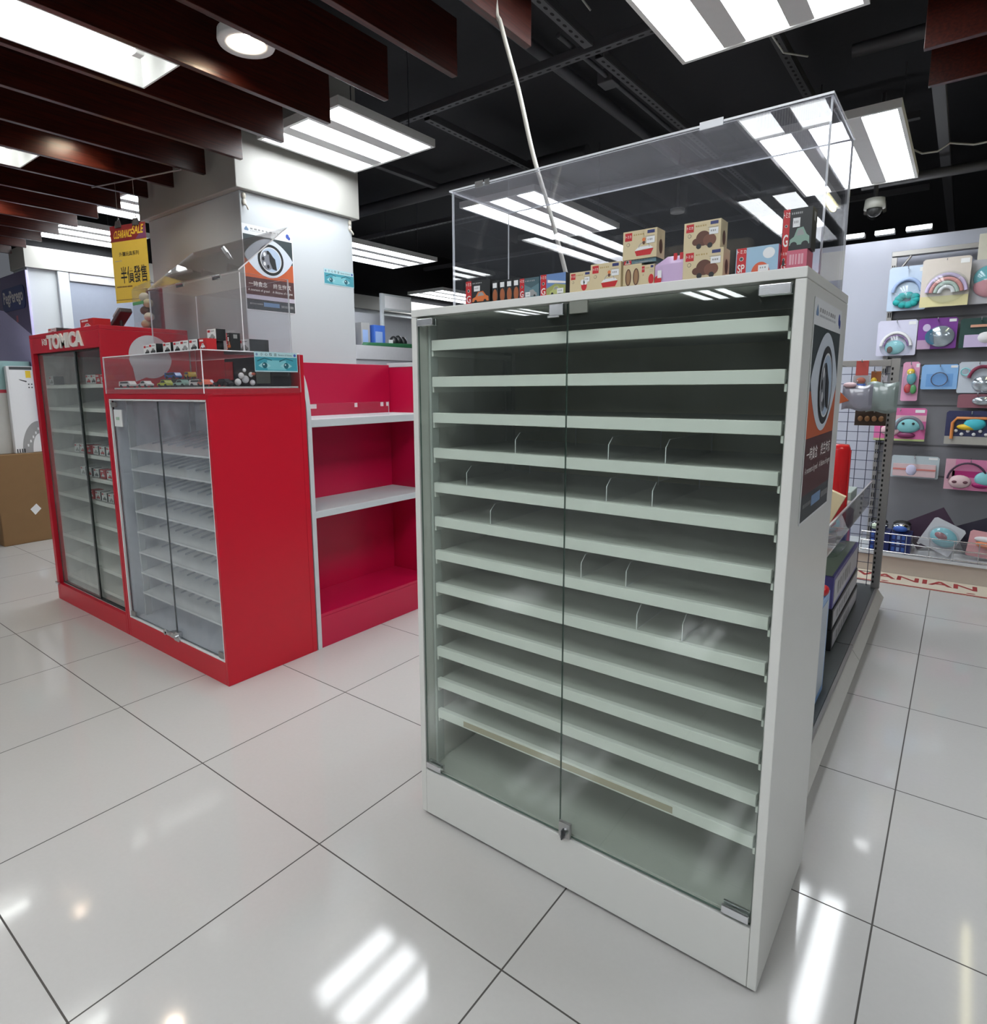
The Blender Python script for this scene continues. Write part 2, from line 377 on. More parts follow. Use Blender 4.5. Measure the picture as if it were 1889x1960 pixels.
# white cord hanging behind the clear cover
pts = [(-.56, .72, 2.99), (-.53, .715, 2.36), (-.505, .712, 2.25), (-.44, .705, 2.06), (-.385, .70, 1.87), (-.33, .695, 1.72), (-.27, .69, 1.54), (-.245, .69, 1.45), (-.24, .69, 1.404)]
mb = MB((-.24, .69, 1.402)); 
import itertools
def smooth(p, k=6):
    p = [Vector(a) for a in p]; out = []
    for i in range(len(p) - 1):
        a, b, c, d = p[max(i - 1, 0)], p[i], p[i + 1], p[min(i + 2, len(p) - 1)]
        for j in range(k):
            t = j / k; out.append(.5 * ((2 * b) + (c - a) * t + (2 * a - 5 * b + 4 * c - d) * t * t + (3 * b - a - 3 * c + d) * t ** 3))
    return out + [p[-1]]
mb.tube(smooth(pts), .0065, mat('cream_cord', (.52, .50, .44), .5)); mb.build('power_cord', props=dict(label='cream power cord hanging from ceiling behind the clear cover', cat='cord'))

# ------------------------------------------------------------------ lamps
def led(name, L):
    W = .60; r = thing(name, 'x', 'ceiling light'); T = .034
    mb = MB(); e = .016
    mb.box((-W / 2, -L / 2, 0), (-W / 2 + e, L / 2, T), LAMPW); mb.box((W / 2 - e, -L / 2, 0), (W / 2, L / 2, T), LAMPW)
    mb.box((-W / 2 + e, -L / 2, 0), (W / 2 - e, -L / 2 + e, T), LAMPW); mb.box((-W / 2 + e, L / 2 - e, 0), (W / 2 - e, L / 2, T), LAMPW)
    mb.box((-W / 2, -L / 2, T), (W / 2, L / 2, T + .004), LAMPW); mb.build('frame', r)
    g = .076; dw = (W - 2 * e - 2 * g) / 3
    for i in range(3):
        x0 = -W / 2 + e + i * (dw + g)
        mb = MB(); mb.box((x0, -L / 2 + e, .010), (x0 + dw, L / 2 - e, .03), TUBEW); mb.build('diffuser', r)
        if i < 2:
            mb = MB(); mb.box((x0 + dw, -L / 2 + e, .004), (x0 + dw + g, L / 2 - e, .03), REFLEC); mb.build('reflector_strip', r)
    for sx in (-1, 1):
        mb = MB(); mb.cyl((sx * W * .35, L * .35, T + .004), (sx * W * .35, L * .35, .58), .003, STEELD, 6); mb.build('hanger_rod', r)
    return r
led6 = led('ceiling_light', .62); led12 = led('ceiling_light', 1.2)
led6.location = (-1.85, 1.295, 2.4); led6['label'] = 'short three-strip ceiling light in front of the pillar band'; led6['group'] = 'three-strip ceiling lights'
led12.location = (.011, .984, 2.4); led12['label'] = 'long three-strip ceiling light cut off by the top of the photo'; led12['group'] = 'three-strip ceiling lights'
for src, loc, lb in ((led12, (.03, 3.14, 2.4), 'long three-strip ceiling light behind the right end of the clear cover'),
                     (led12, (-1.835, 3.11, 2.4), 'long three-strip ceiling light seen through the left part of the clear cover'),
                     (led12, (-3.73, 3.16, 2.4), 'three-strip ceiling light right beside the pillar edge'),
                     (led12, (-4.85, 5.73, 2.4), 'farthest three-strip ceiling light just above the white cabinet top'),
                     (led6, (-4.86, 1.28, 2.4), 'short three-strip ceiling light above the far left wall band'),
                     (led6, (-3.80, 1.27, 2.4), 'short three-strip ceiling light peeping out left of the pillar'),
                     (led6, (1.9, 1.29, 2.4), 'short three-strip light added outside the right edge to brighten the cabinet side'),  # unseen lamp added to brighten the white cabinet's side
                     (led12, (.011, -1.15, 2.4), 'long three-strip light added right behind the photographer as front fill'),  # unseen lamp added to lift the front of the white cabinet
                     (led12, (1.9, -1.15, 2.4), 'long three-strip light added behind the photographer over the right aisle as fill'),  # added as well, lights the cabinet from the front right
                     (led12, (-2.05, -3.32, 2.4), 'long three-strip ceiling light behind the photographer, reflected in the clear cover'),
                     (led12, (-.36, -3.35, 2.4), 'long three-strip ceiling light behind the photographer, reflected right of the stacked boxes'),
                     (led12, (-3.75, -3.32, 2.4), 'long three-strip ceiling light behind the photographer on the left'),
                     (led12, (-2.1, -7.2, 2.4), 'three-strip ceiling light far behind the photographer, in the middle'),
                     (led12, (-5.1, -7.1, 2.4), 'three-strip ceiling light far behind the photographer on the left'),
                     (led12, (.6, -7.2, 2.4), 'three-strip ceiling light far behind the photographer on the right')):
    dup(src, loc, 0, lb, 'three-strip ceiling lights')
def troffer(x0, x1, ya, yb, z, label):
    r = thing('recessed_light', label, 'ceiling light', ((x0 + x1) / 2, (ya + yb) / 2, z), group='recessed lights between the beams')
    def fr(q):
        q.box((x0, ya, z), (x0 + .006, yb, z + .12), LAMPW); q.box((x1 - .006, ya, z), (x1, yb, z + .12), LAMPW)
        q.box((x0 + .006, ya, z), (x1 - .006, ya + .006, z + .12), LAMPW); q.box((x0 + .006, yb - .006, z), (x1 - .006, yb, z + .12), LAMPW); q.box((x0, ya, z + .12), (x1, yb, z + .125), LAMPW)
    part('frame', r, fr); xc = (x0 + x1) / 2
    part('tube', r, lambda q: q.cyl((xc, ya + .06, z + .06), (xc, yb - .09, z + .06), .016, TUBE2))
    for y in (ya + .045, yb - .075): part('lamp_holder', r, lambda q, y=y: q.box((xc - .018, y - .015, z + .04), (xc + .018, y + .015, z + .119), LAMPW), .004)
troffer(-1.755, -1.497, -.96, .265, 2.272, 'recessed fluorescent light between beams at the top left corner')
troffer(-3.04, -2.783, -.96, .265, 2.272, 'recessed fluorescent light low at the left edge, greenish inside')
troffer(-4.33, -4.07, -.96, .265, 2.272, 'recessed fluorescent light between the beams beyond the left edge')
def down(x, y, zz, label):
    z = zz; r = thing('downlight', label, 'downlight', (x, y, z), group='round downlights between the beams')
    part('trim_ring', r, lambda q: q.lathe([(.060, .02), (.060, 0), (.088, -.004), (.092, .004), (.090, .03)], (x, y, z), LAMPW, 32))
    part('housing', r, lambda q: q.lathe([(.060, .02), (.05, .09), (.0, .092)], (x, y, z), mat('warm_reflector', (.7, .62, .5), .25, .3), 32))
    part('bulb', r, lambda q: q.lathe([(0, .035), (.028, .037), (.038, .05), (.02, .088)], (x, y, z), SPOT, 24))
down(-1.315, .40, 2.333, 'round white downlight between beams at the upper left')
down(-2.60, .40, 2.38, 'round white downlight hidden above the second recessed light')
down(-3.90, .40, 2.38, 'added unseen downlight between the far left beams, warming the pillar')  # this and the next two are added unseen to warm the pillar front
down(-1.955, -.55, 2.38, 'added unseen downlight outside the top left corner, warming the pillar')
down(-2.92, -1.5, 2.38, 'added unseen downlight beyond the left edge, warming the pillar')
mb = MB((.98, 3.1, 2.33)); mb.box((.95, 2.3, 2.345), (1.01, 3.95, 2.40), LAMPW); r = mb.build('batten_light', props=dict(label='yellowish tube batten light over the right aisle', cat='ceiling light'))
part('tube', r, lambda q: q.cyl((.98, 2.35, 2.332), (.98, 3.9, 2.332), .012, TUBEY)); part('hanger_rod', r, lambda q: q.cyl((.98, 3.1, 2.40), (.98, 3.1, 2.99), .004, STEELD, 6))
for i, (xa, xb, lb) in enumerate(((-.09, .03, 'leftmost small white tube light along the grey wall top'), (.09, .20, 'middle small white tube light along the grey wall top'), (.262, .40, 'rightmost small white tube light along the grey wall top'))):
    z = 2.185; mb = MB((xa, 4.17, z)); mb.box((xa, 4.16, z + .005), (xb, 4.236, z + .03), LAMPW); r = mb.build('tube_light', props=dict(label=lb, cat='wall light', group='tube lights on the wall top'))
    part('tube', r, lambda q: q.cyl((xa + .005, 4.145, z + .012), (xb - .005, 4.145, z + .012), .0125, emit('small_tube', (.95, .98, 1), 12.)))
mb = MB((-1.18, 3.95, 2.5)); mb.lathe([(0, 0), (.05, 0), (.052, .01), (.052, .03), (0, .03)], (-1.18, 3.95, 2.5), mat('detector_white', (.35, .35, .34), .5)); r = mb.build('smoke_detector', props=dict(label='round pale smoke detector under the dark ceiling', cat='smoke detector'))
part('stem', r, lambda q: q.cyl((-1.18, 3.95, 2.53), (-1.18, 3.95, 2.99), .008, STEELD, 8))
r = thing('security_camera', 'dome camera with pale cap under the ceiling at right', 'security camera', (.03, 4.6, 2.42))
part('cap', r, lambda q: q.lathe([(0, .10), (.065, .10), (.07, .03), (0, .03)], (.03, 4.6, 2.40), mat('camera_cap', (.30, .30, .27), .5))); part('dome', r, lambda q: q.ball((.03, 4.6, 2.43), .05, .05, .05, RUBBER)); part('stem', r, lambda q: q.cyl((.03, 4.6, 2.50), (.03, 4.6, 2.99), .012, STEELD, 8))
part('cap', r, lambda q: q.lathe([(0, .09), (.055, .09), (.06, .03), (0, .03)], (.10, 3.95, 2.28), mat('camera_cap', (.30, .30, .27), .5))); part('dome', r, lambda q: q.ball((.10, 3.95, 2.305), .045, .045, .045, RUBBER)); part('stem', r, lambda q: q.cyl((.10, 3.95, 2.37), (.10, 3.95, 2.99), .012, STEELD, 8))

# ------------------------------------------------------------------ white display cabinet
X0, X1, Y0, Y1, H = -.465, .436, .261, .712, 1.401
cab = thing('display_cabinet', 'tall white glass-door display cabinet with twelve empty shelves in front', 'cabinet', (-.015, .48, 0))
pbox('side_panel', cab, (X0, Y0, .011), (X0 + .018, Y1, H - .019), WHITE); pbox('side_panel', cab, (X1 - .018, Y0, .011), (X1, Y1, H - .019), WHITE)
pbox('top_panel', cab, (X0, Y0, H - .018), (X1, Y1, H), WHITE)
[pbox('foot', cab, (fx, fy, 0), (fx + .03, fy + .03, .0105), RUBBER) for fx in (X0 + .03, X1 - .06) for fy in (Y0 + .025, Y1 - .06)]
pbox('plinth', cab, (X0 + .0185, Y0, .011), (X1 - .0185, Y0 + .02, .144), WHITE)
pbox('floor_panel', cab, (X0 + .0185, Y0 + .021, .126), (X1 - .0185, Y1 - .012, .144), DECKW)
pbox('back_panel', cab, (X0 + .0185, Y1 - .011, .146), (X1 - .0185, Y1, H - .019), INNER)
TAPE = mat('beige_tape', (.46, .40, .30), .5)
for k in range(12):
    zt = 1.327 - .0921 * k
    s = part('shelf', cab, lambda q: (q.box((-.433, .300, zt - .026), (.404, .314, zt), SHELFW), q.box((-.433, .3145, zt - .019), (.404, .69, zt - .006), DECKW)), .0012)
    for xx in (-.437, .405):
        part('shelf_bracket', cab, lambda q: q.box((xx - .002, .306, zt - .040), (xx + .005, .66, zt - .0265), SHELFW))
    if k == 11:
        t = part('adhesive_tape', s, lambda q: q.box((-.34, .2988, zt - .021), (.24, .2997, zt - .006), TAPE), label='beige tape strip')
for xx in (-.4445, .4085):
    for yy in (.300, .640): pbox('slotted_standard', cab, (xx, yy, .146), (xx + .008, yy + .03, 1.380), mat('standard_grey', (.45, .48, .46), .4))
def white_door(x0, x1, hx):
    d = part('door', cab, lambda q: q.plate((x0, .2635, .150), (x1, .2685, 1.379), GLASS, mat('glass_edge', (.10, .16, .13), .15)), label='clear glass door')
    for hz in (1.368, .163):
        part('hinge', d, lambda q: (q.box((hx, .2555, hz - .009), (hx + .052, .2625, hz + .009), CHROME), q.box((hx, .2695, hz - .009), (hx + .052, .276, hz + .009), CHROME)), .0015, 'chrome hinge clip')
    return d
dl = white_door(-.444, -.0172, -.442); dr = white_door(-.0158, .416, .362)
part('catch', dl, lambda q: (q.box((-.056, .2555, 1.356), (-.022, .2625, 1.380), CHROME), q.box((-.058, .252, 1.352), (-.030, .2555, 1.357), CHROME)), .001, 'chrome magnet catch')
part('catch', dr, lambda q: q.box((-.008, .257, 1.357), (.034, .2625, 1.382), mat('clear_catch', (.20, .21, .18), .2)), .001)
def lock(q):
    q.box((-.014, .254, .148), (.016, .2630, .186), mat('brushed_steel', (.42, .42, .41), .35, .6)); q.cyl((.006, .2535, .170), (.006, .243, .170), .008, CHROME, 16)
    q.box((.0045, .232, .158), (.0075, .2435, .182), DARKG); q.cyl((-.001, .2535, .152), (-.001, .248, .152), .006, STEEL, 12)
part('lock', dr, lock, .0006, 'chrome glass-door lock with key')
# clear dividers left on its shelves
def divider(x, k, label):
    zt = 1.327 - .0921 * k - .0055; mb = MB((x, .5, zt)); P = Pl((x, .325, zt), (0, 1, 0), (0, 0, 1))
    mb.prism(P, [(0, 0), (.30, 0), (.30, .052), (.02, .052), (0, .036)], 0, .002, ACR, EDGE)
    mb.build('shelf_divider', props=dict(label=label, cat='divider', group='clear dividers in the white cabinet'))
for x, k, lb in ((-.19, 3, 'leftmost clear divider on the fourth shelf of the white cabinet'), (.055, 3, 'middle clear divider on the fourth shelf of the white cabinet'), (.183, 3, 'rightmost clear divider on the fourth shelf of the white cabinet'),
                 (-.342, 4, 'clear divider near the left end of the fifth white cabinet shelf'), (.053, 4, 'clear divider just right of the door seam on the fifth shelf'), (.158, 4, 'clear divider farther right of the door seam on the fifth shelf'),
                 (-.266, 5, 'lone clear divider on the sixth shelf of the white cabinet'), (-.006, 6, 'left clear divider of two on the seventh shelf of the white cabinet'), (.105, 6, 'right clear divider of two on the seventh shelf of the white cabinet'),
                 (.133, 7, 'left clear divider of two on the eighth shelf of the white cabinet'), (.234, 7, 'right clear divider of two on the eighth shelf of the white cabinet')):
    divider(x, k, lb)
# clear cover standing on the cabinet
cv = thing('acrylic_cover', 'large clear acrylic cover box on top of the white cabinet', 'acrylic cover', (-.005, .53, H + .001))
a0, a1, b0, b1, zt = -.443, .430, .402, .662, 1.713; z0 = H + .001
pplate('front_panel', cv, (a0, b0, z0), (a1, b0 + .004, zt - .0045), ACR, EDGE); pplate('back_panel', cv, (a0, b1 - .004, z0), (a1, b1, zt - .0045), ACR, EDGE)
pplate('side_panel', cv, (a0, b0 + .0045, z0), (a0 + .004, b1 - .0045, zt - .0045), ACR, EDGE); pplate('side_panel', cv, (a1 - .004, b0 + .0045, z0), (a1, b1 - .0045, zt - .0045), ACR, EDGE)
pplate('lid', cv, (a0 - .004, b0 - .006, zt - .004), (a1 + .002, b1 + .002, zt), ACRL, EDGE)
part('hinge', cv, lambda q: (q.box((-.36, b0 - .009, zt - .010), (-.335, b0 - .0065, zt + .004), CHROME), q.box((-.33, b0 - .009, zt - .010), (-.315, b0 - .0065, zt + .004), CHROME)), 0, 'small chrome hinge')
part('hinge', cv, lambda q: q.box((.20, b0 - .009, zt - .010), (.245, b0 - .0065, zt + .004), EDGE))

# ------------------------------------------------------------------ toy boxes
CARP = [(0, .12), (.03, .42), (.22, .55), (.36, .95), (.66, 1.), (.84, .62), (.98, .5), (1, .12)]
def vehicle(q, P, x, y, w, h, d, m, wheel=INK):
    q.poly(P, [(x + w * a, y + h * b) for a, b in CARP], d, m)
    for c in (.22, .78): q.disc(P, x + w * c, y + h * .12, h * .17, h * .17, d + .0002, wheel, 14)
    q.poly(P, [(x + w * a, y + h * b) for a, b in ((.33, .58), (.42, .88), (.62, .9), (.74, .6))], d + .0002, GREYT)
def lump(q, P, x, y, w, h, d):            # rounded brown toy car seen from the side
    q.disc(P, x + w * .45, y + h * .55, w * .30, h * .42, d, BROWN); q.disc(P, x + w * .72, y + h * .42, w * .27, h * .34, d + .0001, mat('brown_print_light', (.16, .06, .035), .5))
    q.disc(P, x + w * .16, y + h * .38, w * .16, h * .2, d + .0002, BROWN)
    for c in (.28, .74): q.disc(P, x + w * c, y + h * .12, h * .15, h * .15, d + .0003, INK, 14)
def boat(q, P, x, y, w, h, d):
    q.poly(P, [(x, y + h * .28), (x + w * .1, y), (x + w * .85, y), (x + w, y + h * .34)], d, REDP)
    q.poly(P, [(x, y + h * .30), (x + w, y + h * .36), (x + w * .8, y + h * .52), (x + w * .2, y + h * .5)], d + .0001, PAPER)
    q.ring(P, x + w * .5, y + h * .45, w * .3, h * .3, w * .035, d + .0002, GREYT, 14, 0, PI); q.disc(P, x + w * .48, y + h * .72, w * .07, h * .12, d + .0003, BROWN); q.disc(P, x + w * .48, y + h * .88, w * .09, h * .10, d + .0004, mat('orange_print', (.62, .16, .04), .4))
def toybox(style, w, h, loc, label, d=.04, group='boxed toys on the white cabinet', rotz=0., pic=None):
    body = {'black': INK, 'cream': CREAM, 'land': mat('sky_print', (.12, .22, .45), .4), 'tealdk': mat('dark_teal_print', (.05, .10, .12), .4), 'blue': mat('light_blue_card', (.30, .46, .60), .35),
            'pink': mat('pink_card', (.55, .12, .18), .4), 'white': PAPER, 'creamred': CREAM, 'red': REDP, 'whiteblk': PAPER, 'brownside': CREAM}[style]
    q = MB(); side = {'white': DARKG, 'whiteblk': INK, 'blue': PINK, 'land': INK}.get(style, body)
    q.box((-w / 2, 0, 0), (w / 2, d, h), body, [None, None, None, None, side, side])
    P = Pl((-w / 2, 0, 0), (1, 0, 0), (0, 0, 1)); S = Pl((w / 2, 0, 0), (0, 1, 0), (0, 0, 1)); e = .0004
    if style in ('black', 'tealdk', 'land', 'blue', 'pink'):
        q.rect(P, w * .02, 0, w * .25, h, e, REDP); q.text(P, 'トミカ', w * .025, h * .80, w * .22, h * .14, 2 * e, LET, bold=.01)
        q.disc(P, w * .135, h * .6, w * .05, w * .05, 2 * e, LET); q.disc(P, w * .135, h * .6, w * .04, w * .04, 3 * e, DARKG)
        q.text(P, {'blue': 'SP'}.get(style, 'G'), w * .05, h * .10, w * .17, h * .3, 2 * e, LET, bold=.015)
    if style == 'black':
        q.marks(P, w * .3, h * .86, w * .4, h * .05, e, GREYT, 6); vehicle(q, P, w * .27, h * .06, w * .68, h * .48, e, pic or mat('orange_print', (.62, .16, .04), .4)); q.rect(S, d * .3, h * .7, d * .7, h * .92, e, GREYT)
    if style == 'tealdk':
        q.poly(P, [(w * .26, 0), (w, 0), (w, h * .7), (w * .6, h * .5), (w * .26, h * .7)], e, mat('teal_scene_print', (.10, .19, .22), .4)); q.marks(P, w * .3, h * .82, w * .5, h * .06, e, GREYT, 6); vehicle(q, P, w * .35, h * .08, w * .55, h * .35, 2 * e, GREYT)
    if style == 'land':
        q.poly(P, [(w * .25, 0), (w, 0), (w, h * .45), (w * .6, h * .55), (w * .25, h * .35)], e, mat('olive_print', (.30, .32, .10), .4)); q.poly(P, [(w * .3, h * .62), (w, h * .52), (w, h * .6), (w * .3, h * .75)], e, LET); vehicle(q, P, w * .38, h * .05, w * .5, h * .4, 2 * e, mat('lime_print', (.42, .45, .16), .4))
    if style == 'blue':
        q.disc(P, w * .60, 0, w * .22, h * .42, e, mat('orange_red_print', (.60, .10, .04), .4), 20, 0, PI); q.disc(P, w * .78, h * .72, w * .14, h * .2, e, PAPER); q.disc(S, d * .5, h * .5, d * .3, h * .3, e, PAPER)
    if style == 'pink':
        q.disc(P, w * .135, h * .42, w * .05, h * .16, 4 * e, INK); q.marks(P, w * .35, h * .3, w * .55, h * .5, e, mat('pale_pink_print', (.68, .36, .42), .4), 5)
    if style in ('cream', 'creamred'):
        q.rect(P, w * .06, h * .66, w * .27, h * .94, e, REDP); q.text(P, 'トミカ', w * .08, h * .76, w * .17, h * .1, 2 * e, LET, bold=.01); q.disc(P, w * .16, h * .53, w * .05, w * .05, e, DARKG); q.disc(P, w * .16, h * .53, w * .04, w * .04, 2 * e, CREAM)
        q.marks(P, w * .32, h * .82, w * .32, h * .05, e, mat('gold_print', (.40, .28, .10), .4), 5); q.rect(P, w * .72, h * .84, w * .93, h * .95, e, NAVY)
        for zz in (.74, .66): q.rect(P, w * .66, h * zz, w * .93, h * (zz + .015), e, GREYT)
        if style == 'creamred':
            q.disc(P, w * .78, h * .3, w * .2, h * .24, e, REDP)
        elif pic == 'boat': boat(q, P, w * .36, h * .10, w * .55, h * .62, e)
        elif pic == 'lump': lump(q, P, w * .24, h * .06, w * .66, h * .62, e)
        else: q.disc(P, w * .68, h * .32, w * .13, h * .22, e, REDP); q.disc(P, w * .62, h * .5, w * .1, h * .13, 2 * e, PAPER); q.disc(P, w * .75, h * .5, w * .1, h * .13, 2 * e, PAPER)
        q.disc(S, d * .5, h * .4, d * .22, h * .25, e, BROWN)
    if style == 'brownside':
        for a in (.3, .72): q.disc(P, w * a, h * .45, w * .16, h * .36, e, mat('tan_print', (.30, .17, .08), .5)); q.ring(P, w * a, h * .45, w * .16, h * .36, w * .05, 2 * e, BROWN)
    if style in ('white', 'whiteblk'):
        q.rect(P, w * .06, h * .72, w * .36, h * .92, e, REDP); vehicle(q, P, w * .2, h * .12, w * .7, h * .45, e, pic or GREYT); q.marks(P, w * .45, h * .78, w * .4, h * .08, e, DARKG, 4)
    if style == 'red':
        vehicle(q, P, w * .2, h * .15, w * .6, h * .45, e, PAPER); q.rect(P, w * .1, h * .75, w * .6, h * .9, e, PAPER)
    o = q.build('toy_box', None, .0012, loc, rotz, dict(label=label, cat='toy box', group=group))
    if style in ('black', 'tealdk', 'land', 'blue', 'cream') and pic != 'plain':
        t = MB(); x = {'black': .36, 'tealdk': .32, 'land': .68, 'blue': .55}.get(style, .70); y = {'black': .55, 'tealdk': .1, 'land': .1, 'blue': .08}.get(style, .50)
        t.box((-w / 2 + w * x, -.0012, h * y), (-w / 2 + w * (x + .24), -.0004, h * (y + .22)), PAPER); t.marks(Pl((-w / 2, -.0012, 0), (1, 0, 0), (0, 0, 1)), w * (x + .04), h * (y + .09), w * .16, h * .06, .0002, GREYT, 3); t.build('price_label', o)
    return o
T = H + .0005; yf = .288
toybox('black', .073, .055, (-.2725, yf, T), 'black toy box with an orange car, first at the left end of the cabinet top')
for i, (x, lb) in enumerate(((-.2245, 'black toy box turned end-on, right beside the leftmost box'), (-.2035, 'second black toy box turned end-on in the row on the cabinet'), (-.184, 'third black toy box turned end-on in the row on the cabinet'), (-.165, 'fourth black toy box turned end-on, beside the dark teal box'))):
    q = MB(); w, h, d = .0185, .049, .078; q.box((-w / 2, 0, 0), (w / 2, d, h), INK); P = Pl((-w / 2, 0, 0), (1, 0, 0), (0, 0, 1))
    q.disc(P, w * .5, h * .32, w * .36, h * .3, .0004, mat('orange_brown_print', (.34, .10, .035), .4)); o = q.build('toy_box', None, .001, (x, yf + .004, T), 0, dict(label=lb, cat='toy box', group='boxed toys on the white cabinet'))
    t = MB(); t.box((-w * .3, -.0012, h * .68), (w * .3, -.0004, h * .9), PAPER); t.build('price_label', o)
toybox('tealdk', .052, .045, (-.1275, yf, T), 'dark teal toy box between the black boxes and the landscape box')
toybox('land', .064, .047, (-.067, yf, T), 'blue and olive landscape-printed toy box beside the dark teal one')
toybox('cream', .050, .043, (.0, yf, T), 'small cream toy box, the leftmost cream one on the cabinet')
toybox('cream', .067, .053, (.0595, yf - .004, T), 'cream toy box with a small boat, on the cabinet top beside the tall stack', pic='boat')
toybox('brownside', .039, .045, (.1135, yf + .004, T), 'cream toy box with brown prints under the raised boat box')
toybox('tealdk', .068, .008, (.1275, yf + .006, T + .0455), 'flat teal slab box under the raised boat box', pic='plain')
toybox('cream', .070, .054, (.1275, yf + .004, T + .054), 'cream toy box with a boat raised on the stack', pic='boat')
toybox('creamred', .027, .040, (.1475, yf, T), 'narrow cream and red toy box beside the lilac bag')
toybox('cream', .073, .053, (.2545, yf - .002, T), 'lower cream toy box of two with brown toy cars', pic='lump')
toybox('cream', .067, .051, (.2495, yf + .002, T + .0535), 'upper cream toy box of two with brown toy cars', pic='lump')
toybox('blue', .070, .046, (.348, yf, T), 'light blue toy box with an orange arc, lying on the cabinet')
toybox('pink', .042, .034, (.4045, yf + .012, T), 'red and pink toy box under the upright black box', d=.05)
o = toybox('black', .046, .068, (.4065, yf + .014, T + .0345), 'upright black toy box with a pale green car at the right end', pic=mat('pale_green_print', (.22, .34, .28), .4))
# lilac gift bag
q = MB(); q.add([(-.027, 0, 0), (.027, 0, 0), (.027, .04, 0), (-.027, .04, 0), (-.030, .004, .036), (.028, .004, .038), (.028, .036, .038), (-.030, .036, .036), (-.010, .018, .053), (.026, .016, .052), (.026, .022, .052), (-.010, .022, .053)],
    [(3, 2, 1, 0), (0, 1, 5, 4), (1, 2, 6, 5), (2, 3, 7, 6), (3, 0, 4, 7), (4, 5, 9, 8), (6, 7, 11, 10), (5, 6, 10, 9), (7, 4, 8, 11), (8, 9, 10, 11)], mat('lilac_bag', (.52, .38, .58), .25))
P = Pl((-.03, 0, 0), (1, 0, 0), (0, 0, 1)); q.rect(P, .008, .012, .016, .026, .0006, PAPER); q.disc(P, .009, .008, .007, .009, .0005, REDP)
o = q.build('gift_bag', None, .001, (.190, yf, T), 0, dict(label='lilac foil bag with red ties between cream toy boxes', cat='bag', group='boxed toys on the white cabinet'))
for x in (.008, .020): 
    t = MB(); t.box((x - .003, .009, .040), (x + .003, .013, .056), REDP); t.build('tie', o)

# ------------------------------------------------------------------ posters and notices
def driver_poster(name, P, w, h, label, two):
    """safety poster: an eye whose iris is a steering wheel"""
    q = MB(P(w / 2, 0, .001)); e = .0005
    q.prism(P, [(0, 0), (w, 0), (w, h), (0, h)], .0004, .0014, PAPER); b = .0016
    hy = h * .885
    q.rect(P, .004, h * .60, w - .004, hy, b, mat('dark_slate_print', (.03, .045, .05), .45))
    q.rect(P, .004, h * .39, w - .004, h * .60, b, mat('burnt_orange_print', (.50, .10, .03), .45))
    q.rect(P, .004, h * .13, w - .004, h * .39, b, mat('maroon_brown_print', (.085, .03, .03), .45))
    q.rect(P, .004, .004, w - .004, h * .13, b, DARKG)
    if two: q.rect(P, .004, h * .135, w - .004, h * .185, b + e, mat('pale_lilac_print', (.50, .46, .54), .45))
    cy = h * .625; n = 20; up = []; dn = []
    for i in range(n + 1):
        t = i / n; s = math.sin(PI * t); up.append((.004 + (w - .008) * t, cy + .02 * h + h * .225 * s ** .8)); dn.append((.004 + (w - .008) * t, cy + .02 * h - h * .235 * s ** .8))
    q.poly(P, up + dn[::-1][1:-1], b + e, mat('pale_eye_print', (.58, .63, .70), .45))
    c = (w * .53, cy); R_ = h * .185
    q.disc(P, c[0], c[1], R_, R_, b + 2 * e, INK, 36); q.disc(P, c[0], c[1], R_ * .82, R_ * .82, b + 3 * e, mat('dial_print', (.42, .52, .66), .4), 36)
    q.ring(P, c[0], c[1], R_ * .82, R_ * .82, R_ * .05, b + 4 * e, PAPER)
    q.disc(P, c[0] - R_ * .28, c[1] - R_ * .05, R_ * .48, R_ * .62, b + 4 * e, mat('steel_print', (.20, .21, .24), .4), 24)
    for k in range(5):
        t = 1.6 + k * .75; q.disc(P, c[0] - R_ * .2 + R_ * .40 * math.cos(t), c[1] + R_ * .45 * math.sin(t), R_ * .10, R_ * .13, b + 5 * e, PAPER if k % 2 else INK, 12)
    q.poly(P, [(c[0] - R_ * .15, c[1] + R_ * .55), (c[0] + R_ * .12, c[1] + R_ * .25), (c[0] + R_ * .32, c[1] + R_ * .08), (c[0] + R_ * .42, c[1] - R_ * .62), (c[0] + R_ * .1, c[1] - R_ * .55), (c[0] - R_ * .1, c[1] - R_ * .1)], b + 6 * e, INK)
    for yy, s in ((.965, .018), (.945, .010)): q.marks(P, w * .16, h * yy - .008, w * .60, h * s, b, GREYT if s > .015 else mat('pale_grey_print', (.45, .46, .48), .5), 8 if s > .015 else 22)
    q.poly(P, [(w * .05, h * .925), (w * .12, h * .925), (w * .13, h * .94), (w * .085, h * .975), (w * .045, h * .94)], b, mat('steel_blue_print', (.16, .26, .42), .45))
    q.disc(P, w * .90, h * .95, w * .035, w * .04, b, mat('royal_blue_print', (.04, .08, .36), .45)); q.disc(P, w * .93, h * .93, w * .028, w * .03, b + e, mat('royal_blue_print'))
    q.text(P, '一時貪念', w * .07, h * .285, w * .36, h * .062, b + e, LET, bold=.006); q.text(P, '終生悔疚', w * .55, h * .285, w * .37, h * .062, b + e, LET, bold=.006)
    q.text(P, 'A moment of greed', w * .05, h * .22, w * .42, h * .038, b + e, LET, bold=.004); q.text(P, 'A lifetime of regret', w * .53, h * .22, w * .42, h * .038, b + e, LET, bold=.004)
    q.marks(P, w * .07, h * .07, w * .26, h * .018, b + e, GREYT, 10); q.rect(P, w * .34, h * .055, w * .66, h * .105, b + e, mat('steel_blue_print')); q.marks(P, w * .7, h * .06, w * .26, h * .03, b + e, GREYT, 8)
    return q.build(name, props=dict(label=label, cat='poster'))
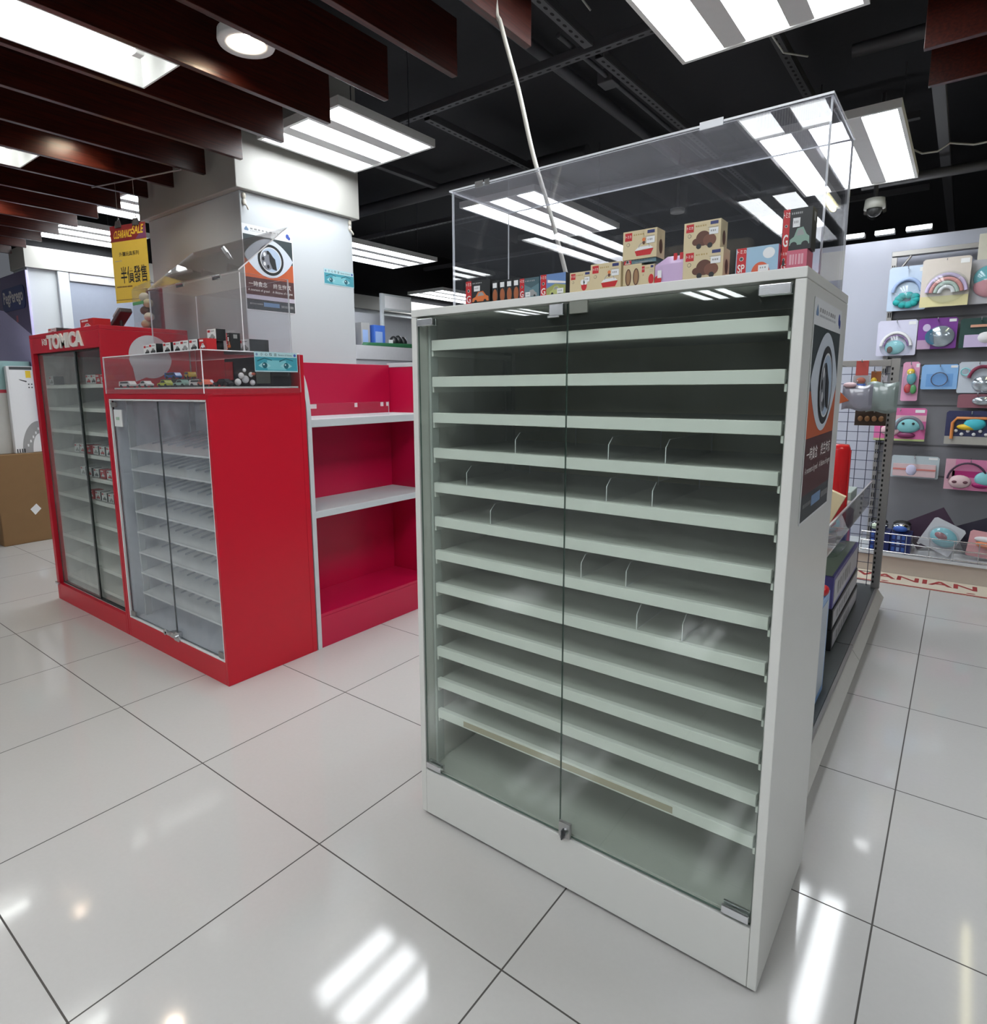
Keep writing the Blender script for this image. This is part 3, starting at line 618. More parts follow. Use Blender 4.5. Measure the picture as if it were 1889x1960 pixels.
driver_poster('poster', Pl((-2.25, .935, 1.607), (0, 1, 0), (0, 0, 1)), .297, .418, 'eye and steering wheel poster on the white pillar', True)
driver_poster('poster', Pl((.4362, .335, .948), (0, 1, 0), (0, 0, 1)), .297, .412, 'eye and steering wheel poster on the white cabinet side', False)
def eyes_notice(P, w, h, label):
    q = MB(P(w / 2, 0, .0012)); e = .0005; b = .0014
    q.prism(P, [(0, 0), (w, 0), (w, h), (0, h)], .0004, .0012, mat('pale_teal_card', (.42, .62, .66), .4))
    q.rect(P, .002, h * .06, w - .002, h * .74, b, mat('eye_teal_print', (.045, .30, .38), .4)); q.rect(P, w * .28, h * .10, w * .72, h * .58, b + .5 * e, mat('eye_teal_light', (.18, .50, .56), .4))
    for c in (.22, .72):
        n = 14; up = [(w * (c - .14 + .28 * i / n), h * (.30 + .17 * math.sin(PI * i / n))) for i in range(n + 1)]; dn = [(w * (c - .14 + .28 * i / n), h * (.30 - .12 * math.sin(PI * i / n))) for i in range(n, -1, -1)]
        q.poly(P, up + dn[1:-1], b + e, mat('eye_teal_white', (.30, .58, .62), .4)); q.disc(P, w * c, h * .32, h * .15, h * .15, b + 2 * e, mat('eye_teal_dark', (.01, .10, .13), .4)); q.disc(P, w * (c - .02), h * .36, h * .04, h * .04, b + 3 * e, PAPER)
        q.poly(P, [(w * (c - .16), h * .50), (w * c, h * .66), (w * (c + .17), h * .56), (w * (c + .17), h * .60), (w * c, h * .71), (w * (c - .16), h * .56)], b + e, mat('eye_teal_dark'))
    for i, ch in enumerate('小心防盜'): q.text(P, ch, w * (.13 + .105 * i), h * .80, w * .065, h * .15, b, DARKG, bold=.008)
    q.text(P, 'Beware of thieves', w * .55, h * .81, w * .32, h * .10, b, DARKG); q.disc(P, w * .055, h * .86, w * .025, h * .07, b, mat('steel_blue_print')); q.disc(P, w * .94, h * .86, w * .03, h * .07, b, mat('royal_blue_print'))
    return q.build('warning_notice', props=dict(label=label, cat='notice', group='teal notices with a pair of eyes'))
eyes_notice(Pl((-2.25, 1.436, 1.792), (0, 1, 0), (0, 0, 1)), .218, .086, 'teal notice with eyes stuck on the white pillar')
eyes_notice(Pl((-1.599, .540, 1.277), (0, 1, 0), (0, 0, 1)), .205, .080, 'teal notice with eyes stuck on the clear tray of toy cars')

# yellow sale sign hanging over the tall red cabinet
sp = Pl((-2.955, .612, 1.665), (.9682, .25, 0), (0, 0, 1)); w, h = .262, .388
sg = thing('sale_sign', 'yellow clearance sale sign hanging above the tall red cabinet', 'sign', sp(w / 2, 0))
def sgf(q):
    e = .0006; q.prism(sp, [(0, 0), (w, 0), (w, h), (0, h)], -.001, 0, mat('yellow_sign', (.66, .48, .06), .4))
    q.rect(sp, 0, h * .795, w, h, e, mat('sale_red', (.20, .012, .015), .4)); q.poly(sp, [(w * .7, h * .80), (w, h * .80), (w, h * .97)], 1.5 * e, mat('sale_purple', (.16, .04, .12), .4))
    q.text(sp, 'CLEARANCE', w * .08, h * .835, w * .52, h * .10, 2 * e, YEL, bold=.02, shear=.1); q.text(sp, 'SALE', w * .62, h * .865, w * .30, h * .11, 2 * e, YEL, bold=.02, shear=.1)
    q.text(sp, '外購玩具系列', w * .20, h * .60, w * .56, h * .058, e, INK, bold=.006); q.text(sp, '半價發售', w * .20, h * .25, w * .74, h * .22, e, INK, bold=.012)
    q.marks(sp, w * .07, h * .54, w * .2, h * .012, e, GREYT, 8); q.marks(sp, w * .06, h * .20, w * .45, h * .018, e, BROWN, 16); q.rect(sp, 0, h * .035, w, h * .042, e, BROWN)
part('sheet', sg, sgf)
for a in (.16, .66): part('clip', sg, lambda q: (q.prism(sp, [(w * a, h - .012), (w * a + .05, h - .012), (w * a + .042, h + .022), (w * a + .008, h + .022)], .001, .005, CHROME), q.tube([sp(w * a + .025, h + .022, .003), sp(w * a + .03, h + .035, .003), sp(w * a + .036, h + .022, .003)], .002, CHROME)), 0, 'chrome clip')
part('rail', sg, lambda q: q.cyl((-3.06, .612 - .025, 2.263), (-2.44, .612 + .135, 2.263), .004, STEEL, 8))
part('hanging_wire', sg, lambda q: [q.cyl(sp(w * a + .03, h + .034, .003), sp(w * a + .03, 2.268 - 1.665, .003), .0012, STEEL, 6) for a in (.16, .66)])

# ------------------------------------------------------------------ tall red cabinet with sliding glass
tx0, tx1, ty0, ty1, tz = -3.444, -2.526, .342, .762, 1.508
tc_ = thing('sliding_door_cabinet', 'tall red cabinet with sliding glass doors and white lettering on its header', 'cabinet', ((tx0 + tx1) / 2, .55, 0))
pbox('side_panel', tc_, (tx0, ty0, 0), (tx0 + .035, ty1, tz - .02), RED); pbox('side_panel', tc_, (tx1 - .02, ty0, 0), (tx1, ty1, tz - .02), RED)
pbox('top_panel', tc_, (tx0, ty0, tz - .0195), (tx1, ty1, tz), RED)
hd = pbox('header', tc_, (tx0 + .0355, ty0, 1.408), (tx1 - .0205, ty0 + .02, tz - .020), RED)
P = Pl((tx0, ty0, 1.40), (1, 0, 0), (0, 0, 1))
part('lettering', hd, lambda q: q.text(P, 'TOMICA', .275, .020, .455, .075, .0005, LET, thick=.006, bold=.05), 0, 'raised white letters'); part('small_lettering', hd, lambda q: q.text(P, 'トミカ', .195, .045, .065, .035, .0005, LET, thick=.003, bold=.03), 0, 'small white letters')
pbox('plinth', tc_, (tx0 + .0355, ty0, 0), (tx1 - .0205, ty0 + .02, .098), RED)
pbox('back_panel', tc_, (tx0 + .0355, ty1 - .012, .10), (tx1 - .0205, ty1, tz - .02), mat('grey_back', (.22, .21, .19), .5))
pbox('floor_panel', tc_, (tx0 + .0355, ty0 + .0205, .085), (tx1 - .0205, ty1 - .0125, .098), SHELFW)
LINW = mat('white_lining', (.74, .74, .72), .45)
pbox('lining', tc_, (tx0 + .0355, ty0 + .045, .0985), (tx0 + .041, ty1 - .0125, 1.40), LINW); pbox('lining', tc_, (tx1 - .026, ty0 + .045, .0985), (tx1 - .0205, ty1 - .0125, 1.40), LINW)
def slope(q, x0, x1, yf, yb, zf, rise, t=.012, lip=.0):
    P = Pl((x0, 0, 0), (0, 1, 0), (0, 0, 1)); pr = [(yf, zf - t), (yb, zf + rise - t), (yb, zf + rise), (yf + .012, zf), (yf + .012, zf + lip), (yf, zf + lip)]
    q.prism(P, pr, 0, x1 - x0, SHELFW)
for k in range(10):
    zf = 1.232 - .1205 * k
    part('shelf', tc_, lambda q: slope(q, tx0 + .045, tx1 - .03, .385, .740, zf, .05, .012, .006))
pbox('track', tc_, (tx0 + .036, ty0 + .0205, .0985), (tx1 - .021, ty0 + .042, .104), mat('dark_track', (.05, .05, .05), .4)); pbox('track', tc_, (tx0 + .036, ty0 + .0205, 1.402), (tx1 - .021, ty0 + .042, 1.4075), mat('dark_track'))
GLASSL = clear('misted_glass', (.95, .97, .96), 1.5, haze=.10, hazecol=(.66, .70, .68), cloudy=True)
def sdoor(x0, x1, y, label, ex, GLASSR=GLASSR):
    d = part('sliding_door', tc_, lambda q: q.plate((x0, y, .105), (x1, y + .005, 1.401), GLASSR, mat('dark_glass_edge', (.02, .03, .027), .2)), label=label)
    part('edge_strip', d, lambda q: q.box((ex, y - .001, .105), (ex + .012, y + .006, 1.401), mat('black_strip', (.02, .025, .024), .35)))
sdoor(tx0 + .037, -2.885, ty0 + .0215, 'left sliding glass', -2.898, GLASSL); sdoor(-2.935, tx1 - .022, ty0 + .031, 'right sliding glass', -2.934)
part('lock', tc_, lambda q: q.box((tx0 + .004, ty0 - .012, .094), (tx0 + .05, ty0 - .0005, .106), CHROME), .001, 'small metal latch')
# blank round sticker shaped like a speech bubble on its right side
P = Pl((tx1, .34, 1.26), (0, 1, 0), (0, 0, 1)); q = MB((tx1, .565, 1.36)); q.disc(P, .225, .108, .104, .104, .001, mat('sticker_white', (.62, .62, .64), .35), 40); q.poly(P, [(.135, .06), (.145, -.012), (.205, .012)], .0008, mat('sticker_white')); q.build('round_sticker', props=dict(label='round white sticker on the side of the tall red cabinet', cat='sticker'))
# small boxed cars on its shelves
for k, xs, who in ((0, (-3.36, -2.86, -2.80, -2.74, -2.68, -2.62), 'top'), (3, (-3.10, -3.03, -2.94, -2.86, -2.78, -2.70, -2.62), 'fourth'), (4, (-3.05, -2.97, -2.88, -2.80, -2.72, -2.63), 'fifth'), (5, (-2.97, -2.89, -2.81, -2.73, -2.66, -2.592), 'sixth')):
    zf = 1.232 - .1205 * k + .0085
    for i, x in enumerate(xs):
        toybox('red' if (i * 3 + k) % 4 == 1 else 'white', .062, .045, (x, .40, zf), '%s small boxed car from the left, %s shelf of tall red cabinet' % (ORD[i], who), .05, 'boxed toy cars in the tall red cabinet', pic=[GREYT, REDP, DARKG][i % 3])
for x, s, lb in ((-2.86, 'red', 'red and white toy box lying on top of the tall red cabinet'), (-3.33, 'white', 'small pale box at the left end of the tall red cabinet top')):
    toybox(s, .16 if s == 'red' else .12, .055 if s == 'red' else .038, (x, .42, tz + .0005), lb, .08, 'boxes on the tall red cabinet', pic=REDP)
q = MB((-3.0, .47, tz)); q.add([(-3.10, .46, tz + .0005), (-2.95, .46, tz + .0005), (-2.95, .60, tz + .0005), (-3.10, .60, tz + .0005), (-3.06, .48, tz + .055), (-2.97, .48, tz + .05), (-2.97, .58, tz + .05), (-3.06, .58, tz + .055)], [(3, 2, 1, 0), (4, 5, 6, 7), (0, 1, 5, 4), (1, 2, 6, 5), (2, 3, 7, 6), (3, 0, 4, 7)], mat('grey_pack', (.30, .31, .28), .5)); q.build('folded_bag', None, .004, props=dict(label='grey folded bag behind the boxes on the tall red cabinet', cat='bag'))
q = MB((-2.80, .53, tz)); M = Matrix.Translation((-2.80, .56, tz + .065)) @ Matrix.Rotation(-.5, 4, 'Y'); q.box((-.075, -.03, -.012), (.075, .03, .012), mat('dark_toy_plastic', (.08, .08, .09), .3), M=M); q.box((-.03, -.025, .0125), (.05, .025, .03), mat('silver_toy_plastic', (.45, .45, .48), .25), M=M); q.cyl((-2.80, .56, tz), (-2.80, .56, tz + .07), .008, DARKG); q.build('toy_plane', None, .004, props=dict(label='dark toy vehicle tilted on a stand behind the red toy box', cat='toy'))
# film-wrapped toy pack
bp = thing('toy_pack', 'clear film pack of cream toys standing on the tall red cabinet', 'toy pack', (-2.51 - .09, .62, tz))
part('card', bp, lambda q: q.box((-2.70, .65, tz + .0005), (-2.535, .655, tz + .20), mat('maroon_card', (.20, .02, .03), .45)))
part('contents', bp, lambda q: [q.ball((-2.645 + .035 * (i % 2), .615, tz + .03 + .033 * i), .035, .022, .022, [CREAM, mat('ivory_toy', (.66, .60, .48), .5), BROWN][i % 3]) for i in range(5)])
part('wrapper', bp, lambda q: q.box((-2.70, .58, tz + .0005), (-2.56, .649, tz + .195), FILM)); part('wrapper_top', bp, lambda q: q.add([(-2.70, .58, tz + .196), (-2.56, .58, tz + .196), (-2.56, .649, tz + .196), (-2.70, .649, tz + .196), (-2.72, .60, tz + .215), (-2.55, .61, tz + .235)], [(0, 1, 5, 4), (2, 3, 4, 5), (1, 2, 5), (3, 0, 4)], FILM)); part('header_tag', bp, lambda q: q.box((-2.69, .576, tz + .12), (-2.58, .579, tz + .135), mat('green_tag', (.10, .35, .15), .4)))

# ------------------------------------------------------------------ short red cabinet with hinged glass doors
sx0, sx1, sy0, sy1, sz = -2.522, -1.616, .342, .79, 1.21
sc_ = thing('hinged_door_cabinet', 'short red cabinet with hinged glass doors and sloping white shelves', 'cabinet', ((sx0 + sx1) / 2, .56, 0))
pbox('side_panel', sc_, (sx0, sy0, 0), (sx0 + .02, sy1 - .0255, sz - .0205), RED); pbox('side_panel', sc_, (sx1 - .018, sy0, 0), (sx1, sy1 - .0255, sz - .0205), RED)
pbox('top_panel', sc_, (sx0, sy0, sz - .02), (sx1, sy1 - .0255, sz), RED); pbox('back_panel', sc_, (sx0, sy1 - .025, 0), (sx1, sy1, 1.352), RED)
pbox('top_rail', sc_, (sx0 + .0205, sy0, 1.168), (sx1 - .0185, sy0 + .02, sz - .0205), RED); pbox('plinth', sc_, (sx0 + .0205, sy0, 0), (sx1 - .0185, sy0 + .02, .098), RED)
LIN = mat('cabinet_lining', (.66, .69, .73), .45)
pbox('lining', sc_, (sx0 + .0205, sy0 + .0205, .085), (sx1 - .0185, sy1 - .0405, .0975), LIN); pbox('lining', sc_, (sx0 + .0205, sy1 - .040, .0985), (sx1 - .0185, sy1 - .026, 1.185), LIN)
pbox('lining', sc_, (sx0 + .0205, sy0 + .022, .0985), (sx0 + .030, sy1 - .0405, 1.165), LIN); pbox('lining', sc_, (sx1 - .026, sy0 + .022, .0985), (sx1 - .0185, sy1 - .0405, 1.165), LIN)
for a in ((sx0 + .022, .0985, sx1 - .02, .106), (sx0 + .022, 1.160, sx1 - .02, 1.1675), (sx0 + .021, .107, sx0 + .029, 1.159), (sx1 - .025, .107, sx1 - .019, 1.159)):
    pbox('opening_trim', sc_, (a[0], sy0 + .001, a[1]), (a[2], sy0 + .0115, a[3]), PAPER)
for k in range(8):
    zf = .938 - .1017 * k
    def sh(q):
        slope(q, sx0 + .075, sx1 - .03, .392, .745, zf, .062, .008)
        for j in range(10):
            xx = sx0 + .14 + j * .077; P = Pl((xx, 0, 0), (0, 1, 0), (0, 0, 1)); q.prism(P, [(.47, zf + .0135), (.70, zf + .053), (.70, zf + .062), (.47, zf + .0215)], 0, .0035, mat('shelf_fin', (.50, .52, .54), .45))
    part('shelf', sc_, sh)
for yy in (.40, .70): pbox('slotted_standard', sc_, (sx0 + .060, yy, .10), (sx0 + .070, yy + .03, 1.16), mat('standard_grey'))
def hdoor(x0, x1, hx):
    d = part('door', sc_, lambda q: q.plate((x0, sy0 + .0125, .108), (x1, sy0 + .0175, 1.158), GLASSF, mat('dark_glass_edge')), label='hazed glass door')
    for hz in (1.14, .122): part('hinge', d, lambda q: q.box((hx, sy0 + .004, hz - .011), (hx + .045, sy0 + .0120, hz + .011), STEEL), .001, 'metal hinge clip')
    return d
d1 = hdoor(sx0 + .030, -2.0535, sx0 + .032); d2 = hdoor(-2.0495, sx1 - .027, sx1 - .074)
part('price_card', d1, lambda q: (q.box((sx0 + .045, sy0 + .008, 1.04), (sx0 + .125, sy0 + .0118, 1.118), PAPER), q.marks(Pl((sx0 + .045, sy0 + .008, 1.04), (1, 0, 0), (0, 0, 1)), .02, .03, .04, .014, .0003, mat('green_tag', (.10, .35, .15), .4), 4)))
def lk(q):
    q.box((-2.045, sy0 - .006, .096), (-2.0, sy0 + .0115, .14), CHROME); q.box((-2.085, sy0 - .004, .10), (-2.052, sy0 + .0115, .128), CHROME); q.cyl((-2.02, sy0 - .0065, .118), (-2.02, sy0 - .016, .118), .008, CHROME)
    q.box((-2.10, sy0 - .020, .118), (-2.055, sy0 - .016, .130), CHROME); q.cyl((-2.10, sy0 - .020, .124), (-2.10, sy0 - .016, .124), .014, CHROME)
part('lock', d2, lk, .001, 'metal lock with key')

# clear tray box of toy cars on the short cabinet
tr = thing('acrylic_tray', 'low clear acrylic box of toy cars capping the short red cabinet', 'acrylic box', (-2.03, .54, sz))
ax0, ax1, ay0, ay1, az0, az1 = -2.462, -1.601, .318, .760, 1.192, 1.357
pplate('front_panel', tr, (ax0, ay0, az0), (ax1, ay0 + .004, az1 - .0045), ACRP, EDGE); pplate('side_panel', tr, (ax1 - .004, ay0 + .0045, az0), (ax1, ay1, az1 - .0045), ACR, EDGE)
pplate('side_panel', tr, (ax0, ay0 + .0045, sz + .009), (ax0 + .004, ay1, az1 - .0045), ACR, EDGE); pplate('top_panel', tr, (ax0, ay0, az1 - .004), (ax1, ay1, az1), ACR, EDGE)
pplate('base_sheet', tr, (ax0 + .03, .345, sz + .001), (-1.62, ay1 - .0005, sz + .008), mat('grey_sheet', (.20, .20, .20), .12), mat('white_sheet_edge', (.6, .64, .62), .3))
B = sz + .0085
q = MB((-1.82, .69, B)); q.box((-2.0, .645, B), (-1.64, .74, B + .125), mat('standin_black', (.012, .012, .014), .22)); o = q.build('dark_standin', None, .003, props=dict(label='black box standing in for the dark reflection at the back of the clear tray', cat='toy case'))  # box added in place of the dark reflection of the tray's back
part('red_panel', o, lambda q: q.box((-1.99, .642, B + .03), (-1.93, .6445, B + .11), REDP)); part('grey_panel', o, lambda q: q.box((-1.75, .642, B + .012), (-1.65, .6445, B + .10), mat('olive_grey_panel', (.16, .18, .15), .3)))
q = MB((-2.11, .50, B)); q.box((-2.23, .46, B), (-1.98, .54, B + .036), INK); q.build('display_riser', None, .003, props=dict(label='low black riser block under toy cars in the clear tray', cat='display block'))
def toycar(col, loc, rotz, label, L=.075, H_=.030, W_=.032, van=False):
    o = thing('toy_car', label, 'toy car', loc, rotz, 'toy cars in the clear tray'); q = MB(); P = Pl((0, -W_ / 2, 0), (1, 0, 0), (0, 0, 1))
    pr = [(-.5, .22), (-.5, .55), (-.46, .95), (.34, 1.), (.46, .6), (.5, .5), (.5, .22)] if van else [(-.5, .25), (-.49, .52), (-.25, .60), (-.12, .95), (.18, 1.), (.34, .62), (.5, .52), (.5, .25)]
    q.prism(P, [(L * a, H_ * b) for a, b in pr], -W_, 0, col); q.build('body', o, .0025)
    q = MB(); gl = [(-.38, .62), (-.36, .88), (.26, .9), (.36, .64)] if van else [(-.19, .62), (-.10, .88), (.15, .92), (.27, .64)]
    for sg, y in ((-1, -W_ / 2 - .0004), (1, W_ / 2 + .0004)):
        q.add([(L * a, y, H_ * b) for a, b in gl], [(0, 1, 2, 3) if sg < 0 else (3, 2, 1, 0)], INK)
    q.build('windows', o)
    for a in (-.3, .3):
        for sg in (-1, 1):
            q = MB(); q.cyl((L * a, sg * (W_ / 2 - .004), H_ * .24), (L * a, sg * (W_ / 2 + .002), H_ * .24), H_ * .235, RUBBER, 12); q.build('wheel', o)
    return o
CW = mat('white_enamel', (.72, .72, .72), .2)
for c, x, y, z, r, lb, van in ((CW, -2.395, .39, B, .1, 'white toy van at the left end of the clear tray', True), (CW, -2.285, .42, B, .1, 'white toy sports car behind the white toy van', False),
        (mat('blue_enamel', (.04, .14, .45), .2), -2.185, .50, B + .0365, .2, 'blue and white toy truck on the black riser', True), (mat('yellow_enamel', (.75, .47, .01), .2), -2.035, .50, B + .0365, 2.9, 'yellow toy truck on the black riser', True),
        (mat('lime_enamel', (.52, .58, .06), .2), -2.055, .40, B, .1, 'lime yellow toy car in front of the black riser', False), (mat('green_white_enamel', (.35, .55, .48), .2), -1.915, .40, B, .15, 'pale green toy car right of the lime one', False),
        (mat('lilac_enamel', (.5, .42, .55), .25), -1.885, .485, B, .1, 'lilac toy car behind the pale green one', True), (CW, -1.815, .42, B, .3, 'rounded white toy car beside the coral one', True),
        (mat('coral_enamel', (.72, .16, .10), .2), -1.735, .40, B, 3.0, 'coral toy car near the front corner of the clear tray', False), (mat('black_enamel', (.02, .02, .022), .2), -1.665, .44, B, .3, 'small black toy car beside the coral one', False)):
    toycar(c, (x, y, z), r, lb, van=van, L=.095 if 'van at' in lb else .078)
# white toy robot-bike at the right
q = MB((-1.645, .54, B)); 
for dx, dy, dz, r in ((0, 0, .018, .018), (.0, .02, .045, .016), (-.012, .05, .03, .02), (.006, .035, .068, .010), (0, .075, .05, .013), (-.005, .085, .016, .015)): q.ball((-1.645 + dx * .8, .49 + dy * .8, B + dz * .95), r * .72, r * .72, r * .8, CW)
o = q.build('toy_robot', props=dict(label='white jointed toy robot at the right side of the clear tray', cat='toy')); part('visor', o, lambda q: q.ball((-1.635, .556, B + .050), .007, .009, .006, mat('coral_enamel')))
# boxed cars on the tray lid
TT = az1 + .0005
for i, (x, y, z, s, w, lb) in enumerate(((-2.20, .40, 0, 'whiteblk', .062, 'leftmost small boxed car on the clear tray lid'), (-2.12, .47, 0, 'whiteblk', .062, 'boxed car second from left on the lid, set farther back'), (-2.105, .38, 0, 'whiteblk', .064, 'boxed car in the front row near the left end of the lid'),
        (-2.0, .39, 0, 'whiteblk', .066, 'boxed car in the front row left of the middle of the lid'), (-1.985, .455, 0, 'whiteblk', .066, 'taller boxed car behind the front row, left of the middle'), (-1.90, .46, 0, 'black', .075, 'black boxed car lying behind the front row at the lid middle'),
        (-1.915, .39, 0, 'whiteblk', .06, 'boxed car at the middle of the front row on the lid'), (-1.835, .38, 0, 'whiteblk', .066, 'boxed car right of the middle of the front row'), (-1.755, .375, 0, 'whiteblk', .066, 'boxed car in the front row, fourth from its right end'),
        (-1.785, .46, 0, 'whiteblk', .066, 'boxed car carrying another on top at the lid back'), (-1.765, .46, .0455, 'whiteblk', .066, 'boxed car raised on top of another on the lid'), (-1.685, .375, 0, 'red', .055, 'red boxed toy beside the dark upright one on the lid'),
        (-1.66, .47, 0, 'black', .03, 'narrow dark upright box on the lid'))):
    toybox(s, w, .045 if w != .03 else .07, (x, y, TT + z), lb, .042, 'boxed cars on the clear tray lid', pic=[INK, GREYT, DARKG][i % 3] if s == 'whiteblk' else None)
toybox('white', .085, .052, (-1.70, .56, TT), 'pale boxed toy at the right end of the clear tray lid', .09, 'boxed cars on the clear tray lid', pic=GREYT)
# open clear case on the tray lid
oc = thing('acrylic_case', 'tall clear acrylic case with its lid propped open on the tray', 'acrylic case', (-2.0, .66, TT))
cx0, cx1, cy0, cy1, cz1 = -2.40, -1.640, .522, .752, 1.664
pplate('front_panel', oc, (cx0, cy0, TT), (cx1, cy0 + .004, cz1), ACR, EDGE); pplate('side_panel', oc, (cx1 - .004, cy0 + .0045, TT), (cx1, cy1, cz1), ACR, EDGE)
pplate('side_panel', oc, (cx0, cy0 + .0045, TT), (cx0 + .004, cy1, cz1), ACR, EDGE); pplate('back_panel', oc, (cx0 + .0045, cy1 - .004, TT), (cx1 - .0045, cy1, cz1), ACR, EDGE)
ld = part('lid', oc, lambda q: q.prism(Pl((cx0, 0, 0), (0, 1, 0), (0, 0, 1)), [(cy0, cz1 + .006), (cy0 + .235, cz1 + .206), (cy0 + .232, cz1 + .210), (cy0 - .003, cz1 + .010)], 0, cx1 - cx0, EDGE, ACRF))
part('knob', ld, lambda q: q.cyl((-1.97, cy0 + .150, cz1 + .141), (-1.97, cy0 + .133, cz1 + .161), .012, CHROME, 16, .009))
for xx in (-2.10, -1.80): part('hinge', oc, lambda q: (q.box((xx - .03, cy0 - .005, cz1 - .012), (xx + .03, cy0 - .0005, cz1 - .002), CHROME), q.cyl((xx - .03, cy0 - .004, cz1 + .002), (xx + .03, cy0 - .004, cz1 + .002), .004, CHROME, 8)), 0, 'chrome hinge')

# ------------------------------------------------------------------ crimson open shelf unit behind the short cabinet
su = thing('shelf_unit', 'open crimson shelf unit with white shelves behind the short red cabinet', 'shelf unit', (-1.78, 1.2, 0))
uy0, uy1, ux0, ux1 = .796, 1.60, -1.935, -1.62
def endp(q):
    P = Pl((0, uy0, 0), (1, 0, 0), (0, 0, 1)); pr = [(ux1 + .004, 0), (ux1 + .004, 1.06)] + [(ux1 + .004 - .075 * (1 - math.cos(t)), 1.06 + .24 * math.sin(t)) for t in [PI / 2 * i / 8 for i in range(1, 9)]] + [(ux0, 1.30), (ux0, 0)]
    q.prism(P, pr, -.022, 0, PAINT)
part('end_panel', su, endp, .001)
pbox('end_panel', su, (ux0, uy1, 0), (ux1, uy1 + .02, 1.322), MAG); pbox('end_panel_cap', su, (ux0, uy1 - .002, 1.3225), (ux1 + .02, uy1 + .022, 1.345), PAINT)
pbox('back_panel', su, (ux0, uy0 + .0225, 0), (ux0 + .016, uy1 - .0005, 1.335), MAG)
pbox('plinth', su, (ux1 - .018, uy0 + .0225, 0), (ux1, uy1 - .0005, .150), MAG); pbox('bottom_board', su, (ux0 + .0165, uy0 + .0225, .1505), (ux1, uy1 - .0005, .166), MAG)
for z, t in ((1.072, .036), (.654, .032)): pbox('shelf', su, (ux0 + .0165, uy0 + .0225, z - t), (ux1, uy1 - .0005, z), PAINT, .003)
fn = pplate('fence', su, (-1.655, .83, 1.0725), (-1.651, 1.33, 1.140), ACR, EDGE, 'clear shelf fence')
part('sticky_tag', fn, lambda q: [q.box((-1.6505, y, 1.118), (-1.6495, y + d, 1.138), mat('pale_tag', (.70, .60, .62), .4)) for y, d in ((.84, .035), (1.10, .018), (1.27, .02), (1.31, .015))], 0, 'pale sticky tags')

# ------------------------------------------------------------------ far left: carton, packed panels, purple poster
q = MB((-5.4, .75, 0)); q.box((-5.75, .545, 0), (-5.168, .905, .718), CARTON); P = Pl((-5.168, .545, 0), (0, 1, 0), (0, 0, 1))
o = q.build('carton', None, .006, props=dict(label='large brown cardboard carton on the floor at the left edge', cat='carton'))
part('label_sticker', o, lambda q: q.poly(P, [(.20, .27), (.245, .31), (.275, .265), (.23, .22)], .0012, PAPER), 0, 'small white label')
o = MB((-5.35, .62, .72)); o.box((-5.70, .552, .719), (-5.26, .885, 1.44), mat('grey_box_card', (.50, .50, .47), .5)); b = o.build('product_box', None, .003, props=dict(label='wide pale box with teal top standing on the brown carton', cat='box'))
P = Pl((-5.26, .552, .719), (0, 1, 0), (0, 0, 1)); F = Pl((-5.70, .552, .719), (1, 0, 0), (0, 0, 1))
part('printed_band', b, lambda q: (q.rect(F, 0, .50, .44, .72, .0015, mat('pale_teal_print', (.26, .42, .42), .4)), q.rect(P, 0, .50, .333, .72, .0015, mat('pale_teal_print')), q.rect(F, 0, .475, .44, .50, .0015, mat('crimson_print', (.45, .03, .05), .4)), q.rect(P, 0, .475, .333, .50, .0015, mat('crimson_print')), q.marks(F, .02, .478, .3, .014, .002, LET, 6)))
o = MB((-5.2, .78, .72)); o.box((-5.255, .705, .719), (-5.205, .885, 1.40), PAPER); b = o.build('product_box', None, .006, props=dict(label='slim white box with a grey curved road print standing on the brown carton', cat='box'))
P = Pl((-5.205, .705, .719), (0, 1, 0), (0, 0, 1))
def road(q):
    n = 14; a = [(.05 + .125 * (1 - math.cos(PI / 2 * i / n)), .0 + .25 * math.sin(PI / 2 * i / n)) for i in range(n + 1)]; c = [(.12 + .055 * (1 - math.cos(PI / 2 * i / n)), .0 + .15 * math.sin(PI / 2 * i / n)) for i in range(n, -1, -1)]
    q.poly(P, a + c, .001, GREYT)
    for i in range(5): q.rect(P, .085 + .02 * i, .05 + .032 * i, .095 + .02 * i, .07 + .032 * i, .0015, PAPER)
    for i in range(4): q.rect(P, .01 + .016 * i, .005, .018 + .016 * i, .035, .001, DARKG)
part('road_print', b, road)
part('label_card', b, lambda q: (q.box((-5.2049, .72, 1.20), (-5.2035, .88, 1.40), PAPER), q.rect(Pl((-5.2035, .72, 1.20), (0, 1, 0), (0, 0, 1)), .005, .172, .155, .195, .0006, DARKG), q.rect(Pl((-5.2035, .72, 1.20), (0, 1, 0), (0, 0, 1)), .11, .11, .145, .165, .0006, YEL), q.poly(Pl((-5.2035, .72, 1.20), (0, 1, 0), (0, 0, 1)), [(.06, .10), (.115, .085), (.11, .075), (.07, .09)], .0006, DARKG),
     [q.rect(Pl((-5.2035, .72, 1.20), (0, 1, 0), (0, 0, 1)), .12 + .02 * (i % 2), .03 + .025 * (i // 2), .13 + .02 * (i % 2), .04 + .025 * (i // 2), .0006, DARKG) for i in range(4)]), 0, 'printed label card')
